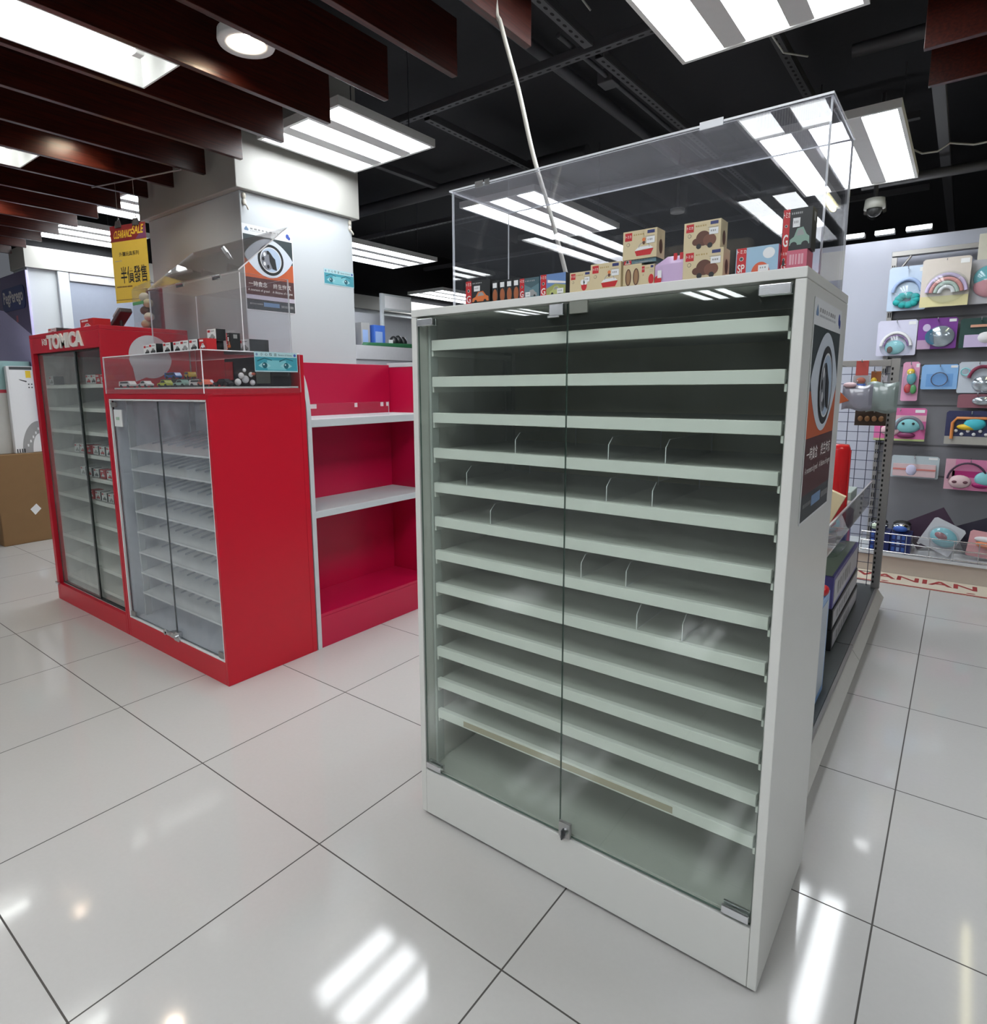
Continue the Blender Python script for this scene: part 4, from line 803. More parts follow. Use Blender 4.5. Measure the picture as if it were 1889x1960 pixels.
q = MB((-5.3, .7, 1.45)); q.add([(-5.66, .56, 1.442), (-5.25, .56, 1.442), (-5.25, .68, 1.442), (-5.66, .68, 1.442), (-5.6, .58, 1.52), (-5.42, .60, 1.50), (-5.28, .58, 1.512), (-5.30, .66, 1.50), (-5.58, .66, 1.515)], [(0, 1, 6, 5, 4), (1, 2, 7, 6), (2, 3, 8, 7), (3, 0, 4, 8), (4, 5, 6, 7, 8), (3, 2, 1, 0)], clear('blue_film', (.75, .77, .86), 1.4, haze=.35, hazecol=(.45, .46, .62))); q.build('plastic_bag', None, 0, props=dict(label='crumpled clear plastic bag on the pale teal-topped box', cat='bag'))
q = MB((-5.6, .90, 1.4)); q.box((-6.4, .895, .9), (-5.162, .915, 2.135), mat('lavender_panel', (.66, .62, .95), .45)); b = q.build('trade_display', None, .003, props=dict(label='tall purple display panel with a dark blue logo at the left edge', cat='display panel'))
P = Pl((-6.4, .895, .9), (1, 0, 0), (0, 0, 1))
part('top_band', b, lambda q: q.poly(P, [(0, 1.06), (.65, .97), (1.238, .74), (1.238, 1.235), (0, 1.235)], .0008, mat('plum_print', (.15, .12, .24), .45)))
def logo(q):
    x0, y0, w, h = .655, .955, .53, .18; pts = []
    for cx, cy, a0 in ((x0 + w - .05, y0 + h - .05, 0), (x0 + .05, y0 + h - .05, PI / 2), (x0 + .05, y0 + .05, PI), (x0 + w - .05, y0 + .05, 1.5 * PI)):
        pts += [(cx + .05 * math.cos(a0 + PI / 2 * i / 5), cy + .05 * math.sin(a0 + PI / 2 * i / 5)) for i in range(6)]
    q.prism(P, pts, .001, .006, mat('deep_blue_print', (.012, .03, .17), .4)); q.text(P, 'PegPerego', x0 + .035, y0 + .03, w - .07, h - .055, .0065, LET, bold=.025)
part('logo_plate', b, logo); part('small_mark', b, lambda q: q.rect(P, .93, .86, .975, .91, .0012, mat('red_mark', (.5, .10, .15), .4)))

# ------------------------------------------------------------------ far shelves seen between pillar and white cabinet
fs = thing('display_shelf', 'grey display shelf far behind, between pillar and white cabinet', 'shelf', (-4.4, 3.9, 0))
pbox('body', fs, (-4.62, 3.2, 0), (-4.2, 4.8, 1.50), mat('mid_grey_board', (.33, .33, .36), .5)); pbox('top_board', fs, (-4.64, 3.18, 1.5005), (-4.19, 4.82, 1.64), mat('light_grey_board', (.40, .40, .42), .5)); pbox('back_rail', fs, (-4.62, 3.2, 1.6405), (-4.59, 4.8, 2.02), mat('pale_back_board', (.50, .51, .54), .5))
for x, y, w_, h, c, lb in ((-4.35, 3.42, .10, .20, BLUE, 'blue box nearest the pillar on the far grey shelf'), (-4.36, 3.63, .10, .235, mat('grey_box_print', (.28, .28, .28), .5), 'grey appliance box between two blue ones on the far shelf'), (-4.34, 3.82, .13, .22, BLUE, 'wide blue box right of the grey appliance box on the far shelf')):
    q = MB((x, y, 1.6405)); q.box((x - .08, y - w_, 1.6408), (x + .08, y + w_ * .2, 1.6408 + h), c); P = Pl((x + .08, y - w_, 1.6408), (0, 1, 0), (0, 0, 1)); q.rect(P, .015, h * .15, w_ * .9, h * .7, .001, mat('pale_blue_print', (.25, .35, .6), .4)); q.build('product_box', None, .002, props=dict(label=lb, cat='box', group='boxes on the far grey shelf'))
q = MB((-4.2, 4.0, 1.641)); q.add([(-4.255, 3.50, 1.6408), (-4.192, 3.50, 1.6408), (-4.192, 4.75, 1.6408), (-4.255, 4.75, 1.6408), (-4.25, 3.52, 1.675), (-4.20, 3.56, 1.67), (-4.20, 4.75, 1.70), (-4.25, 4.75, 1.70)], [(3, 2, 1, 0), (4, 5, 6, 7), (0, 1, 5, 4), (1, 2, 6, 5), (2, 3, 7, 6), (3, 0, 4, 7)], mat('green_cloth', (.015, .10, .04), .6)); q.build('green_cloth', None, .004, props=dict(label='dark green cloth folded along the far grey shelf', cat='cloth'))
q = MB((-4.31, 4.05, 1.641)); [q.ball((-4.31, 4.02 + .07 * i, 1.705 + .01 * (i % 2)), .05, .05, .064, INK) for i in range(3)]; q.build('black_toy', None, 0, props=dict(label='black toy standing behind the green cloth of the far shelf', cat='toy'))
st = thing('sign_stand', 'white post with a bright framed sign on the far shelf', 'sign', (-4.4, 3.95, 1.64)); pbox('post', st, (-4.42, 3.93, 1.6408), (-4.39, 3.965, 2.22), PAINT); pbox('sign_frame', st, (-4.42, 3.966, 2.05), (-4.395, 4.40, 2.22), PAINT); part('sign_face', st, lambda q: q.box((-4.3945, 3.985, 2.07), (-4.392, 4.38, 2.20), mat('bright_sign', (.85, .85, .87), .3)))
mb = MB((-4.4, 3.9, 1.64)); mb.box((-4.2605, 3.895, 1.6408), (-4.2565, 3.955, 1.72), PAPER); mb.build('price_card', props=dict(label='small white price card on the far grey shelf edge', cat='price card'))
mb = MB((-5.1, 3.6, 1.9)); mb.box((-5.16, 3.0, 1.97), (-4.95, 4.3, 2.03), PAINT); mb.build('wall_shelf', None, .004, props=dict(label='white wall shelf on the far left wall beside the pillar', cat='shelf'))

# ------------------------------------------------------------------ gondola behind the white cabinet
g = thing('gondola_shelf', 'grey metal gondola with grid end standing behind the white cabinet', 'gondola', (.18, 1.85, 0))
KICK = mat('kick_cream', (.50, .49, .46), .4); DECK = mat('dark_deck', (.075, .085, .085), .35)
for ya, yb in ((.73, 1.985), (1.99, 2.97)):
    def base(q):
        P = Pl((0, yb, 0), (1, 0, 0), (0, 0, 1)); q.prism(P, [(-.02, 0), (.385, 0), (.412, .07), (.380, .115), (-.02, .115)], 0, yb - ya, KICK)
    part('kick_plate', g, base, .001); pbox('deck', g, (-.02, ya, .1155), (.372, yb, .130), DECK); pbox('deck_edge', g, (.3725, ya, .1155), (.384, yb, .131), STEEL)
for xx in (-.02, .352):
    def post(q):
        q.box((xx, 2.905, .1312), (xx + .038, 2.945, 1.335), STEEL)
        for k in range(44): q.rect(Pl((xx, 2.905, .16), (1, 0, 0), (0, 0, 1)), .004, .026 * k, .012, .026 * k + .013, .0006, HOLE)
    part('upright', g, post)
pbox('top_bar', g, (.0185, 2.910, 1.298), (.3515, 2.940, 1.330), STEEL); pbox('top_rail', g, (-.022, .74, 1.298), (-.002, 2.90, 1.33), STEEL)
def grid(q):
    W_ = mat('grid_wire', (.055, .06, .10), .4, .5)
    for i in range(7): q.cyl((.030 + .050 * i, 2.925, .135), (.030 + .050 * i, 2.925, 1.297), .0018, W_, 6)
    for i in range(23): q.cyl((.018, 2.9295, .16 + .0500 * i), (.352, 2.9295, .16 + .0500 * i), .0018, W_, 6)
part('end_grid', g, grid)
def bgrid(q):
    W_ = mat('grid_wire')
    for i in range(48): q.cyl((-.012, .75 + .045 * i, .135), (-.012, .75 + .045 * i, 1.297), .0022, W_, 5)
    for i in range(26): q.cyl((-.0165, .74, .15 + .0455 * i), (-.0165, 2.90, .15 + .0455 * i), .0022, W_, 5)
part('back_grid', g, bgrid)
pbox('shelf', g, (-.005, .75, .585), (.312, 2.89, .598), mat('grey_shelf', (.22, .225, .23), .4))
gd = pplate('guard', g, (.314, .75, .590), (.318, 2.89, .700), ACRP, EDGE, 'clear shelf guard'); part('top_lip', gd, lambda q: q.box((.3125, .75, .7005), (.3195, 2.89, .707), mat('grey_lip', (.42, .41, .42), .3)))
# goods on it
SH = .5985
def good(name, label, cat, fn, bevel=.002, loc=(0, 0, 0), group=None):
    q = MB(loc); fn(q); return q.build(name, None, bevel, props=dict(label=label, cat=cat, group=group))
CX, CY = .250, 2.05
def can(q): q.lathe([(0, 0), (.055, 0), (.058, .006), (.058, .345), (.052, .362), (0, .364)], (CX, CY, SH), mat('red_plastic', (.50, .012, .015), .25), 32); [q.box((CX + .056, CY - .012 + j * .02, SH + .02), (CX + .060, CY - .004 + j * .02, SH + .34), mat('red_plastic')) for j in (0, 1)]
good('toy_canister', 'tall red round toy canister on the middle gondola shelf', 'toy', can, .0, (CX, CY, SH))
M = Matrix.Translation((.245, 1.80, SH + .125)) @ Matrix.Rotation(.40, 4, 'Y')
o = good('picture_box', 'tilted cream toy box with a red picture beside the red canister', 'box', lambda q: (q.box((-.06, -.015, -.09), (.06, .015, .09), CREAM, M=M)), .0015, (.245, 1.80, SH))
part('picture', o, lambda q: q.add([M @ Vector(p) for p in ((-.05, -.0156, -.08), (.055, -.0156, -.08), (.055, -.0156, -.02), (.02, -.0156, .0), (-.05, -.0156, -.02))], [(0, 1, 2, 3, 4)], REDP))
good('boxed_toy', 'purple-grey upright thin box on the middle gondola shelf nearest the cabinet', 'box', lambda q: q.box((.18, 1.40, SH), (.30, 1.425, SH + .27), mat('purple_grey_card', (.30, .24, .32), .4)), .002, (.24, 1.41, SH))
good('boxed_toy', 'pale green pack behind the clear guard near the grid end', 'box', lambda q: q.box((.15, 2.35, SH), (.29, 2.55, SH + .12), mat('pale_green_pack', (.35, .42, .38), .35)), .004, (.2, 2.45, SH))
good('boxed_toy', 'pale card pack lying behind the red canister', 'box', lambda q: q.box((.20, 2.16, SH), (.30, 2.30, SH + .09), mat('beige_pack', (.50, .46, .38), .4)), .004, (.25, 2.1, SH))
Z = .1315
def game(z, h, c, lb, x1=.32, y0=1.86, y1=2.62, top=None):
    q = MB((.2, y0, z)); q.box((.06, y0, z), (x1, y1, z + h), c); P = Pl((x1, y0, z), (0, 1, 0), (0, 0, 1)); q.rect(P, .015, h * .12, y1 - y0 - .015, h * .88, .001, mat('pale_game_print', (.50, .49, .52), .4)); q.marks(P, .1, h * .3, .4, h * .4, .002, GREYT, 6)
    if top: q.rect(Pl((.06, y0, z + h), (1, 0, 0), (0, 1, 0)), .01, .01, x1 - .07, y1 - y0 - .01, .001, top)
    return q.build('board_game', None, .002, props=dict(label=lb, cat='game box', group='flat game boxes on the gondola base'))
game(Z, .085, INK, 'lowest black-edged game box on the gondola base'); game(Z + .0855, .085, INK, 'middle black-edged game box of the gondola stack', .315, 1.87, 2.62); game(Z + .171, .135, mat('indigo_card', (.10, .09, .30), .4), 'large indigo-edged game box on top of the gondola stack', .31, 1.88, 2.60, mat('green_window_print', (.26, .33, .24), .3))
ds = good('film_pack', 'clear-topped round set inside film on the game box stack', 'pack', lambda q: q.lathe([(0, 0), (.07, 0), (.10, .05), (.10, .06), (.0, .062)], (.20, 2.25, Z + .3065), FILM, 24), 0, (.2, 2.25, .44))
q = MB((.22, 2.2, .375))
def leaner(q): q.box((.334, 1.20, .20), (.350, 1.48, .50), mat('sky_blue_frame', (.20, .38, .68), .35)); q.box((.3505, 1.225, .225), (.3515, 1.455, .475), mat('pale_window', (.42, .48, .55), .3))
def leaner2(q): q.box((.334, 1.20, Z), (.350, 1.48, .50), mat('sky_blue_frame', (.20, .38, .68), .35)); q.box((.3505, 1.225, .16), (.3515, 1.455, .475), mat('pale_window', (.42, .48, .55), .3))
good('framed_toy', 'sky blue framed toy pack standing on the gondola base beside the cabinet', 'pack', leaner2, .003, (.34, 1.3, Z))
good('red_toy', 'small red toy atop the sky blue framed pack', 'toy', lambda q: q.ball((.342, 1.40, .519), .016, .03, .018, REDP), 0, (.342, 1.4, .502))
good('film_pack', 'red and clear film pack lying at the gondola base edge', 'pack', lambda q: (q.ball((.30, 1.14, Z + .032), .07, .12, .032, FILM), q.ball((.30, 1.14, Z + .028), .05, .06, .024, REDP)), 0, (.3, 1.14, Z))
good('boxed_toy', 'blue and pink toy box standing behind the game stack', 'box', lambda q: (q.box((.06, 2.63, Z), (.25, 2.80, Z + .44), mat('periwinkle_card', (.16, .18, .42), .4)), q.disc(Pl((.25, 2.63, Z), (0, 1, 0), (0, 0, 1)), .08, .25, .06, .10, .001, PINK)), .003, (.15, 2.7, Z))
# hanging packs at the top of the grid end
def hanger(x, y, z, fn, lb, name='hanging_pack', cat='pack'):
    q = MB((x, y, z)); fn(q, x, y, z); o = q.build(name, None, .001, props=dict(label=lb, cat=cat, group='packs hanging at the gondola end'))
    zt = max(v.co.z for v in o.data.vertices) + z - .006
    part('hook', g, lambda q: q.tube([(x, 2.922, zt), (x, y - .03, zt), (x, y - .036, zt + .012)], .002, STEEL, 6)); return o
hanger(.255, 2.66, 1.12, lambda q, x, y, z: (q.box((x - .034, y, z - .03), (x + .034, y + .01, z + .13), mat('pale_toy_card', (.42, .40, .42), .35)), q.box((x - .026, y - .001, z + .13), (x + .026, y + .009, z + .20), mat('red_tab', (.46, .06, .05), .4)), q.ball((x, y - .012, z + .075), .024, .012, .024, BLUE), q.ball((x, y - .014, z + .105), .020, .011, .016, mat('rust_face', (.40, .12, .08), .5)), q.ring(Pl((x, y - .026, z), (1, 0, 0), (0, 0, 1)), 0, .055, .013, .013, .003, 0, PAPER), q.ring(Pl((x, y - .012, z), (1, 0, 0), (0, 0, 1)), 0, .005, .012, .012, .003, 0, YEL)), 'pale card with red tab and a small blue toy at the gondola end')
hanger(.305, 2.75, 1.12, lambda q, x, y, z: (q.box((x - .02, y, z), (x + .022, y + .01, z + .15), mat('orange_brown_card', (.28, .09, .02), .4)), q.ball((x - .006, y - .01, z + .10), .014, .009, .02, YEL), q.ball((x - .006, y - .01, z + .05), .016, .01, .03, INK)), 'small orange card with a yellow and black toy at the gondola end')
def bag(q, x, y, z, w_, h_, m):
    n = 10; vs = []; fs = []; d_ = .034
    for sg in (-1, 1):
        k = len(vs)
        for a in range(n + 1):
            for b in range(n + 1):
                s_, t = a / n, b / n; vs.append((x - w_ / 2 + w_ * s_, y + sg * d_ * (math.sin(PI * s_) * math.sin(PI * t)) ** .45 + .003 * math.sin(9 * s_ + 5 * t), z + h_ * t + .006 * math.sin(7 * s_)))
        for a in range(n):
            for b in range(n):
                f_ = (k + a * (n + 1) + b, k + (a + 1) * (n + 1) + b, k + (a + 1) * (n + 1) + b + 1, k + a * (n + 1) + b + 1); fs.append(f_ if sg < 0 else f_[::-1])
    q.add(vs, fs, m, True)
hanger(.268, 2.45, 1.09, lambda q, x, y, z: (bag(q, x, y, z, .12, .115, mat('lilac_grey_wrap', (.24, .24, .29), .18)), q.ball((x - .03, y - .02, z + .115), .028, .018, .012, mat('pale_pink_tuft', (.62, .44, .48), .5))), 'crinkled lilac-grey bag beside the cabinet poster', 'film_pack')
hanger(.352, 2.6, 1.075, lambda q, x, y, z: bag(q, x, y, z, .125, .14, mat('sage_grey_wrap', (.24, .29, .28), .18)), 'crinkled sage-grey bag in front of the gondola post', 'film_pack')
hanger(.31, 2.80, 1.02, lambda q, x, y, z: (q.box((x - .085, y, z - .02), (x + .05, y + .014, z + .055), mat('dark_brown_card', (.05, .03, .02), .4)), [q.ball((x - .06 + .03 * i, y - .006, z + .015), .012, .006, .014, mat('tan_toy', (.28, .14, .06), .4)) for i in range(4)]), 'wide dark brown pack hanging below the clear packs')
hanger(.155, 2.30, 1.18, lambda q, x, y, z: (q.ring(Pl((x + .035, y, z), (1, 0, 0), (0, 0, 1)), 0, .085, .02, .042, .010, 0, YEL), q.ball((x + .04, y, z + .035), .022, .012, .018, YEL), q.add([(x + .03, y, z + .03), (x + .10, y, z - .045), (x + .03, y, z - .07), (x + .03, y + .01, z + .03), (x + .10, y + .01, z - .045), (x + .03, y + .01, z - .07)], [(0, 2, 1), (3, 4, 5), (0, 1, 4, 3), (1, 2, 5, 4), (2, 0, 3, 5)], mat('rust_card', (.34, .07, .02), .4))), 'yellow toy ring over a rust card beside the cabinet poster')
hanger(.325, 2.86, 1.15, lambda q, x, y, z: q.box((x - .03, y, z), (x + .02, y + .01, z + .10), mat('pale_grey_card', (.46, .45, .50), .4)), 'pale grey card hanging beside the gondola post')

# ------------------------------------------------------------------ wall shelving at right with accessory packs
WY = 4.05
wsv = thing('wall_shelving', 'slate-grey wall shelving with hooks and a wire-fronted bottom shelf', 'shelving', (1.6, 4.1, 0))
def slat(q):
    q.box((.235, WY + .075, .14), (3.6, WY + .10, 1.86), GREYP)
    for z in (.60, .80, 1.06, 1.32, 1.62): q.box((.235, WY + .0735, z), (3.6, WY + .0755, z + .012), mat('slat_groove', (.10, .10, .11), .6))
part('back_panel', wsv, slat)
def upr(q):
    q.box((.205, WY + .05, .14), (.233, WY + .10, 2.02), STEEL)
    for k in range(30): q.rect(Pl((.205, WY + .05, .2), (1, 0, 0), (0, 0, 1)), .006, .06 * k, .012, .06 * k + .03, .0006, HOLE); q.rect(Pl((.205, WY + .05, .2), (1, 0, 0), (0, 0, 1)), .017, .06 * k, .023, .06 * k + .03, .0006, HOLE)
part('upright', wsv, upr)
pbox('top_rail', wsv, (.205, WY + .04, 2.025), (3.6, WY + .10, 2.055), STEEL); part('brace', wsv, lambda q: q.tube([(.225, WY + .045, 1.93), (.26, WY + .045, 1.945), (.31, WY + .045, 2.02)], .007, STEEL))
pbox('header_board', wsv, (.645, WY + .03, 1.91), (1.6, WY + .035, 2.10), mat('cream_header', (.60, .58, .50), .5))
pbox('cross_rail', wsv, (.36, WY + .055, 1.235), (3.6, WY + .07, 1.262), CHROME)
pbox('deck', wsv, (.0, 3.76, .115), (3.6, WY + .12, .135), PAINT); pbox('kick_plate', wsv, (.0, 3.785, 0), (3.6, 3.80, .1145), mat('beige_kick', (.52, .46, .40), .45))
def wire(q):
    for z in (.145, .205, .262): q.cyl((.205, 3.765, z), (3.6, 3.765, z), .0035, CHROME, 8)
    for i in range(28): q.cyl((.21 + .12 * i, 3.767, .136), (.21 + .12 * i, 3.767, .262), .0025, CHROME, 6)
part('wire_guard', wsv, wire); pplate('clear_guard', wsv, (.47, 3.772, .136), (3.6, 3.775, .25), ACRP, EDGE)
q = MB((1.4, 3.62, 0)); q.box((-.25, 3.52, .0005), (3.6, 3.78, .003), mat('cream_mat', (.62, .56, .46), .6)); o = q.build('floor_mat', props=dict(label='cream floor mat with red edge and letters along the wall shelving', cat='mat'))
P = Pl((-.25, 3.52, .0031), (1, 0, 0), (0, 1, 0))
part('printed_edge', o, lambda q: q.rect(P, 0, .0, 3.85, .022, .0003, mat('mat_red', (.30, .02, .025), .5)))
part('lettering', o, lambda q: q.text(P, 'SYLVANIAN', .20, .115, .87, .105, .0004, mat('mat_red'), bold=.02)); part('lettering', o, lambda q: q.text(P, 'FAMILIES', 1.17, .115, .78, .105, .0004, mat('mat_red'), bold=.02))
for i in range(5): part('printed_dot', o, lambda q: q.disc(P, .62 + .42 * i, .05, .022, .010, .0003, mat('mat_red'), 14))
# packs: local frame, card facing -y, hung from a hook
def pack(name, x, z, w, h, card, label, draw, y=WY, flat=None, sticker=True, rot=None, group='accessory packs on the wall hooks', hook=True):
    q = MB(); q.prism(Pl((-w / 2, 0, -h / 2), (1, 0, 0), (0, 0, 1)), [(0, .006), (.006, 0), (w - .006, 0), (w, .006), (w, h - .012), (w - .012, h), (.012, h), (0, h - .012)], -.002, 0, card); P = Pl((-w / 2, 0, -h / 2), (1, 0, 0), (0, 0, 1))
    if flat: flat(q, P, w, h)
    o = q.build(name, None, 0, (x, y, z), 0, dict(label=label, cat='accessory pack', group=group))
    if rot: o.rotation_euler = rot
    draw(o, w, h)
    if sticker:
        t = MB(); t.box((w * .28, -.0016, h * .36), (w * .46, -.0006, h * .45), PAPER); t.build('price_label', o)
    if hook:
        part('hook', wsv, lambda q: q.tube([(x, WY + .074, z + h * .44 + .012), (x, WY + .02, z + h * .44), (x, WY - .05, z + h * .44 - .004), (x, WY - .058, z + h * .44 + .012)], .003, CHROME, 6))
    return o
def pp(name, o, fn, label=None):
    q = MB(); fn(q); c = q.build(name, o); 
    if label: c['label'] = label
    return c
def arc(o, cx, cz, r, t, m, name='headband', a0=.1, a1=PI - .1, sq=1.15): return pp(name, o, lambda q: q.tube([(cx + r * math.cos(a), -.014, cz + r * sq * math.sin(a)) for a in [a0 + (a1 - a0) * i / 16 for i in range(17)]], t, m, 8))
def pouch(o, cx, cz, rx, rz, m, name='pouch', d=.016): return pp(name, o, lambda q: q.ball((cx, -.004, cz), rx, d, rz, m, 20, 10))
def dome(o, cx, cz, rx, rz, d=.04): return pp('blister', o, lambda q: q.ball((cx, -.001, cz), rx, d, rz, FILM, 20, 10))
C = lambda n, c, r=.4: mat(n, c, r)
pale = C('pale_blue_card2', (.46, .56, .70)); lav = C('lavender_card', (.58, .58, .72)); teal = C('teal_felt', (.02, .36, .36), .8); irid = mat('iridescent', (.55, .62, .68), .12, .7)
pk = C('bright_pink_card', (.62, .14, .34)); nav = C('navy_card', (.03, .035, .10)); white = C('white_plush', (.68, .68, .70), .7); mint = C('mint_plush', (.22, .52, .56), .7); plum = C('plum_print2', (.18, .02, .09)); coral = C('coral_plush', (.62, .24, .22), .7); lil = C('lilac_plush', (.50, .42, .62), .6)
def dA(o, w, h):
    arc(o, 0, -.03, .075, .011, C('sky_headband', (.30, .40, .62), .3)); pp('bow', o, lambda q: [q.ball((.005 + .045 * math.cos(a) * (1 + .2 * (i % 2)), -.016, -.075 + .03 * math.sin(a)), .026, .018, .022, teal) for i, a in enumerate([PI * 2 * k / 9 for k in range(9)])]); dome(o, 0, -.045, .082, .085)
pack('headband_pack', .308, 1.813, .206, .275, pale, 'pale blue headband pack with a teal bow, top row at left', dA)
def dB(o, w, h):
    for i, m in enumerate((lil, coral, C('sage_plush', (.40, .50, .44), .7), white)): arc(o, .01, -.07, .098 - .021 * i, .011, m, 'rainbow_band')
    dome(o, .01, -.03, .105, .095)
pack('headband_pack', .502, 1.825, .24, .29, C('champagne_card', (.56, .51, .46)), 'champagne headband pack with a rainbow arch, top row middle', dB, y=WY - .055, flat=lambda q, P, w, h: q.rect(P, 0, 0, w, h * .22, .0004, C('butter_print', (.60, .55, .30))))
def dC(o, w, h): pouch(o, 0, .02, .085, .075, C('turquoise_plush', (.10, .44, .50), .7)); pouch(o, 0, -.03, .082, .065, C('rose_plush', (.62, .26, .30), .7), d=.02); dome(o, 0, 0, .098, .10)
pack('pouch_pack', .722, 1.815, .20, .26, C('mist_card', (.46, .46, .50)), 'round turquoise and pink pouch pack at the right edge, top row', dC)
def dD(o, w, h): arc(o, .0, -.06, .080, .010, white); arc(o, 0, -.06, .066, .006, C('violet_trim', (.22, .10, .30)), 'trim_band'); pouch(o, -.005, -.06, .055, .045, mint); pp('charm', o, lambda q: q.ball((-.03, -.024, -.075), .016, .01, .022, BROWN)); dome(o, 0, -.05, .09, .08)
pack('headband_pack', .275, 1.504, .215, .225, lav, 'lavender headband pack with a mint cap, second row at left', dD)
def dE(o, w, h): pouch(o, .02, -.02, .07, .065, irid, 'mirror_compact', .02); pp('glitter_fan', o, lambda q: q.disc(Pl((-.01, -.026, -.02), (1, 0, 0), (0, 0, 1)), 0, 0, .05, .05, 0, C('deep_teal_glitter', (.03, .12, .20), .2), 16, PI * .6, PI * 1.5)); dome(o, .02, -.02, .075, .07)
pack('compact_pack', .487, 1.521, .20, .19, C('purple_card', (.17, .03, .26)), 'purple pack with a round shiny compact, second row', dE, flat=lambda q, P, w, h: (q.rect(P, 0, 0, w * .35, h * .3, .0004, C('mauve_print', (.42, .28, .42))), q.disc(P, w * .22, h * .7, w * .1, h * .12, .0004, lil)))
def dF(o, w, h): pp('pouch', o, lambda q: q.box((-.075, -.016, -.085), (.09, -.001, -.01), lil)); pouch(o, .03, -.03, .045, .035, white, 'plush_head', .03); pp('hair_clip', o, lambda q: q.box((-.05, -.010, .035), (.03, -.001, .05), C('peach_clip', (.62, .32, .22))))
pack('pouch_pack', .700, 1.512, .20, .18, C('bottle_green_card', (.012, .05, .045)), 'dark green pack with a lilac pouch at the right edge, second row', dF)
def dG(o, w, h): pp('toy_figure', o, lambda q: (q.ball((.006, -.016, .02), .026, .014, .04, TEAL), q.ball((.0, -.016, .06), .022, .012, .022, YEL), q.ball((-.01, -.016, -.045), .020, .012, .03, REDP), q.ball((.02, -.016, -.05), .018, .012, .03, C('leaf_green', (.10, .35, .12))))); dome(o, 0, 0, .04, .09)
pack('toy_pack', .372, 1.223, .09, .25, C('candy_pink_card', (.64, .30, .46)), 'narrow tall pink pack with a colourful toy beside the gondola post', dG)
def dH(o, w, h): arc(o, 0, -.015, .042, .003, C('slate_band', (.08, .09, .14)), 'hair_band', 0, 2 * PI, 1.)
pack('hairband_pack', .523, 1.25, .19, .155, C('bright_blue_card', (.22, .42, .72)), 'small bright blue pack with a thin dark hair band', dH, flat=lambda q, P, w, h: q.rect(P, w * .14, h * .1, w * .86, h * .62, .0004, C('cornflower_print', (.14, .32, .64))))
def dI(o, w, h): arc(o, .02, -.01, .065, .010, C('maroon_plush', (.22, .03, .07), .7)); pouch(o, .03, -.04, .06, .05, irid, 'shiny_disc', .024); arc(o, -.065, .035, .022, .004, mint, 'hair_tie', 0, 2 * PI, 1.)
pack('headband_pack', .715, 1.244, .20, .19, C('powder_card', (.50, .55, .62)), 'powder blue pack with maroon headband and shiny disc at the right edge', dI)
def dI2(o, w, h): pouch(o, .03, .0, .055, .028, irid, 'shiny_disc', .02)
pack('compact_pack', .722, 1.10, .19, .085, C('mauve_maroon_card', (.26, .10, .13)), 'maroon pack with a silver oval tucked below the powder blue one', dI2)
def dJ(o, w, h): arc(o, .05, -.04, .075, .012, C('smoke_band', (.16, .16, .20))); pouch(o, .045, .0, .075, .055, mint, 'plush_head', .025); pp('plush_eye', o, lambda q: [q.ball((.045 + a, -.030, .008), .008, .004, .008, INK) for a in (-.025, .03)]); pouch(o, -.05, -.04, .055, .035, C('shell_plush', (.62, .42, .46), .7)); pouch(o, .04, -.07, .05, .02, plum)
pack('headband_pack', .338, .944, .28, .215, pk, 'pink pack with a mint plush head behind the gondola grid', dJ, flat=lambda q, P, w, h: (q.rect(P, 0, h * .60, w, h * .78, .0004, C('blush_print', (.68, .42, .48))), q.rect(P, 0, 0, w, h * .06, .0004, C('pear_print', (.42, .50, .22)))))
def dK(o, w, h): pp('pouch_trim', o, lambda q: q.tube([(-.09, -.012, -.07), (-.09, -.012, .03), (-.07, -.012, .06), (.10, -.012, .06)], .009, C('orange_trim', (.60, .22, .06)))); pouch(o, .02, .025, .055, .038, C('aqua_plush', (.06, .50, .60), .6), 'fish_patch', .026); pouch(o, -.01, .005, .06, .02, YEL, 'yellow_patch', .02); pp('white_dots', o, lambda q: [q.ball((-.07 + .03 * i, -.004, -.02 - .02 * (i % 2)), .010, .006, .010, white) for i in range(6)])
pack('pouch_pack', .705, .933, .25, .21, nav, 'navy pouch pack with orange trim and an aqua fish at the right edge', dK, flat=lambda q, P, w, h: q.rect(P, 0, 0, w, h * .24, .0004, C('grey_beige_print', (.36, .35, .32))), sticker=False)
def dL(o, w, h): pp('pouch', o, lambda q: (q.box((-.115, -.016, -.062), (.115, -.001, .02), C('shell_pink_pouch', (.62, .46, .48))), q.box((-.115, -.018, -.02), (.115, -.0165, -.01), C('coral_stripe', (.60, .20, .18))))); pp('pouch_window', o, lambda q: q.ball((-.015, -.016, -.02), .030, .008, .036, C('pale_violet_window', (.55, .55, .74))))
pack('pencil_case_pack', .44, .668, .26, .145, C('ice_blue_card', (.44, .52, .56)), 'pale striped pencil case pack low beside the gondola post', dL)
def dM(o, w, h): arc(o, -.01, -.04, .10, .006, C('dark_handle', (.06, .03, .06)), 'bag_handle', .5, PI - .1); pouch(o, -.045, -.045, .058, .042, C('cream_pink_plush', (.68, .50, .52), .7), 'plush_head', .024); pp('eye_patch', o, lambda q: [q.ball((-.045 + a, -.028, -.045), .013, .004, .009, C('plum_brown', (.14, .05, .07))) for a in (-.028, .028)]); pouch(o, .075, -.02, .05, .045, mint, 'plush_body', .024); pouch(o, .06, -.06, .045, .02, C('magenta_scarf', (.36, .01, .14)), 'scarf')
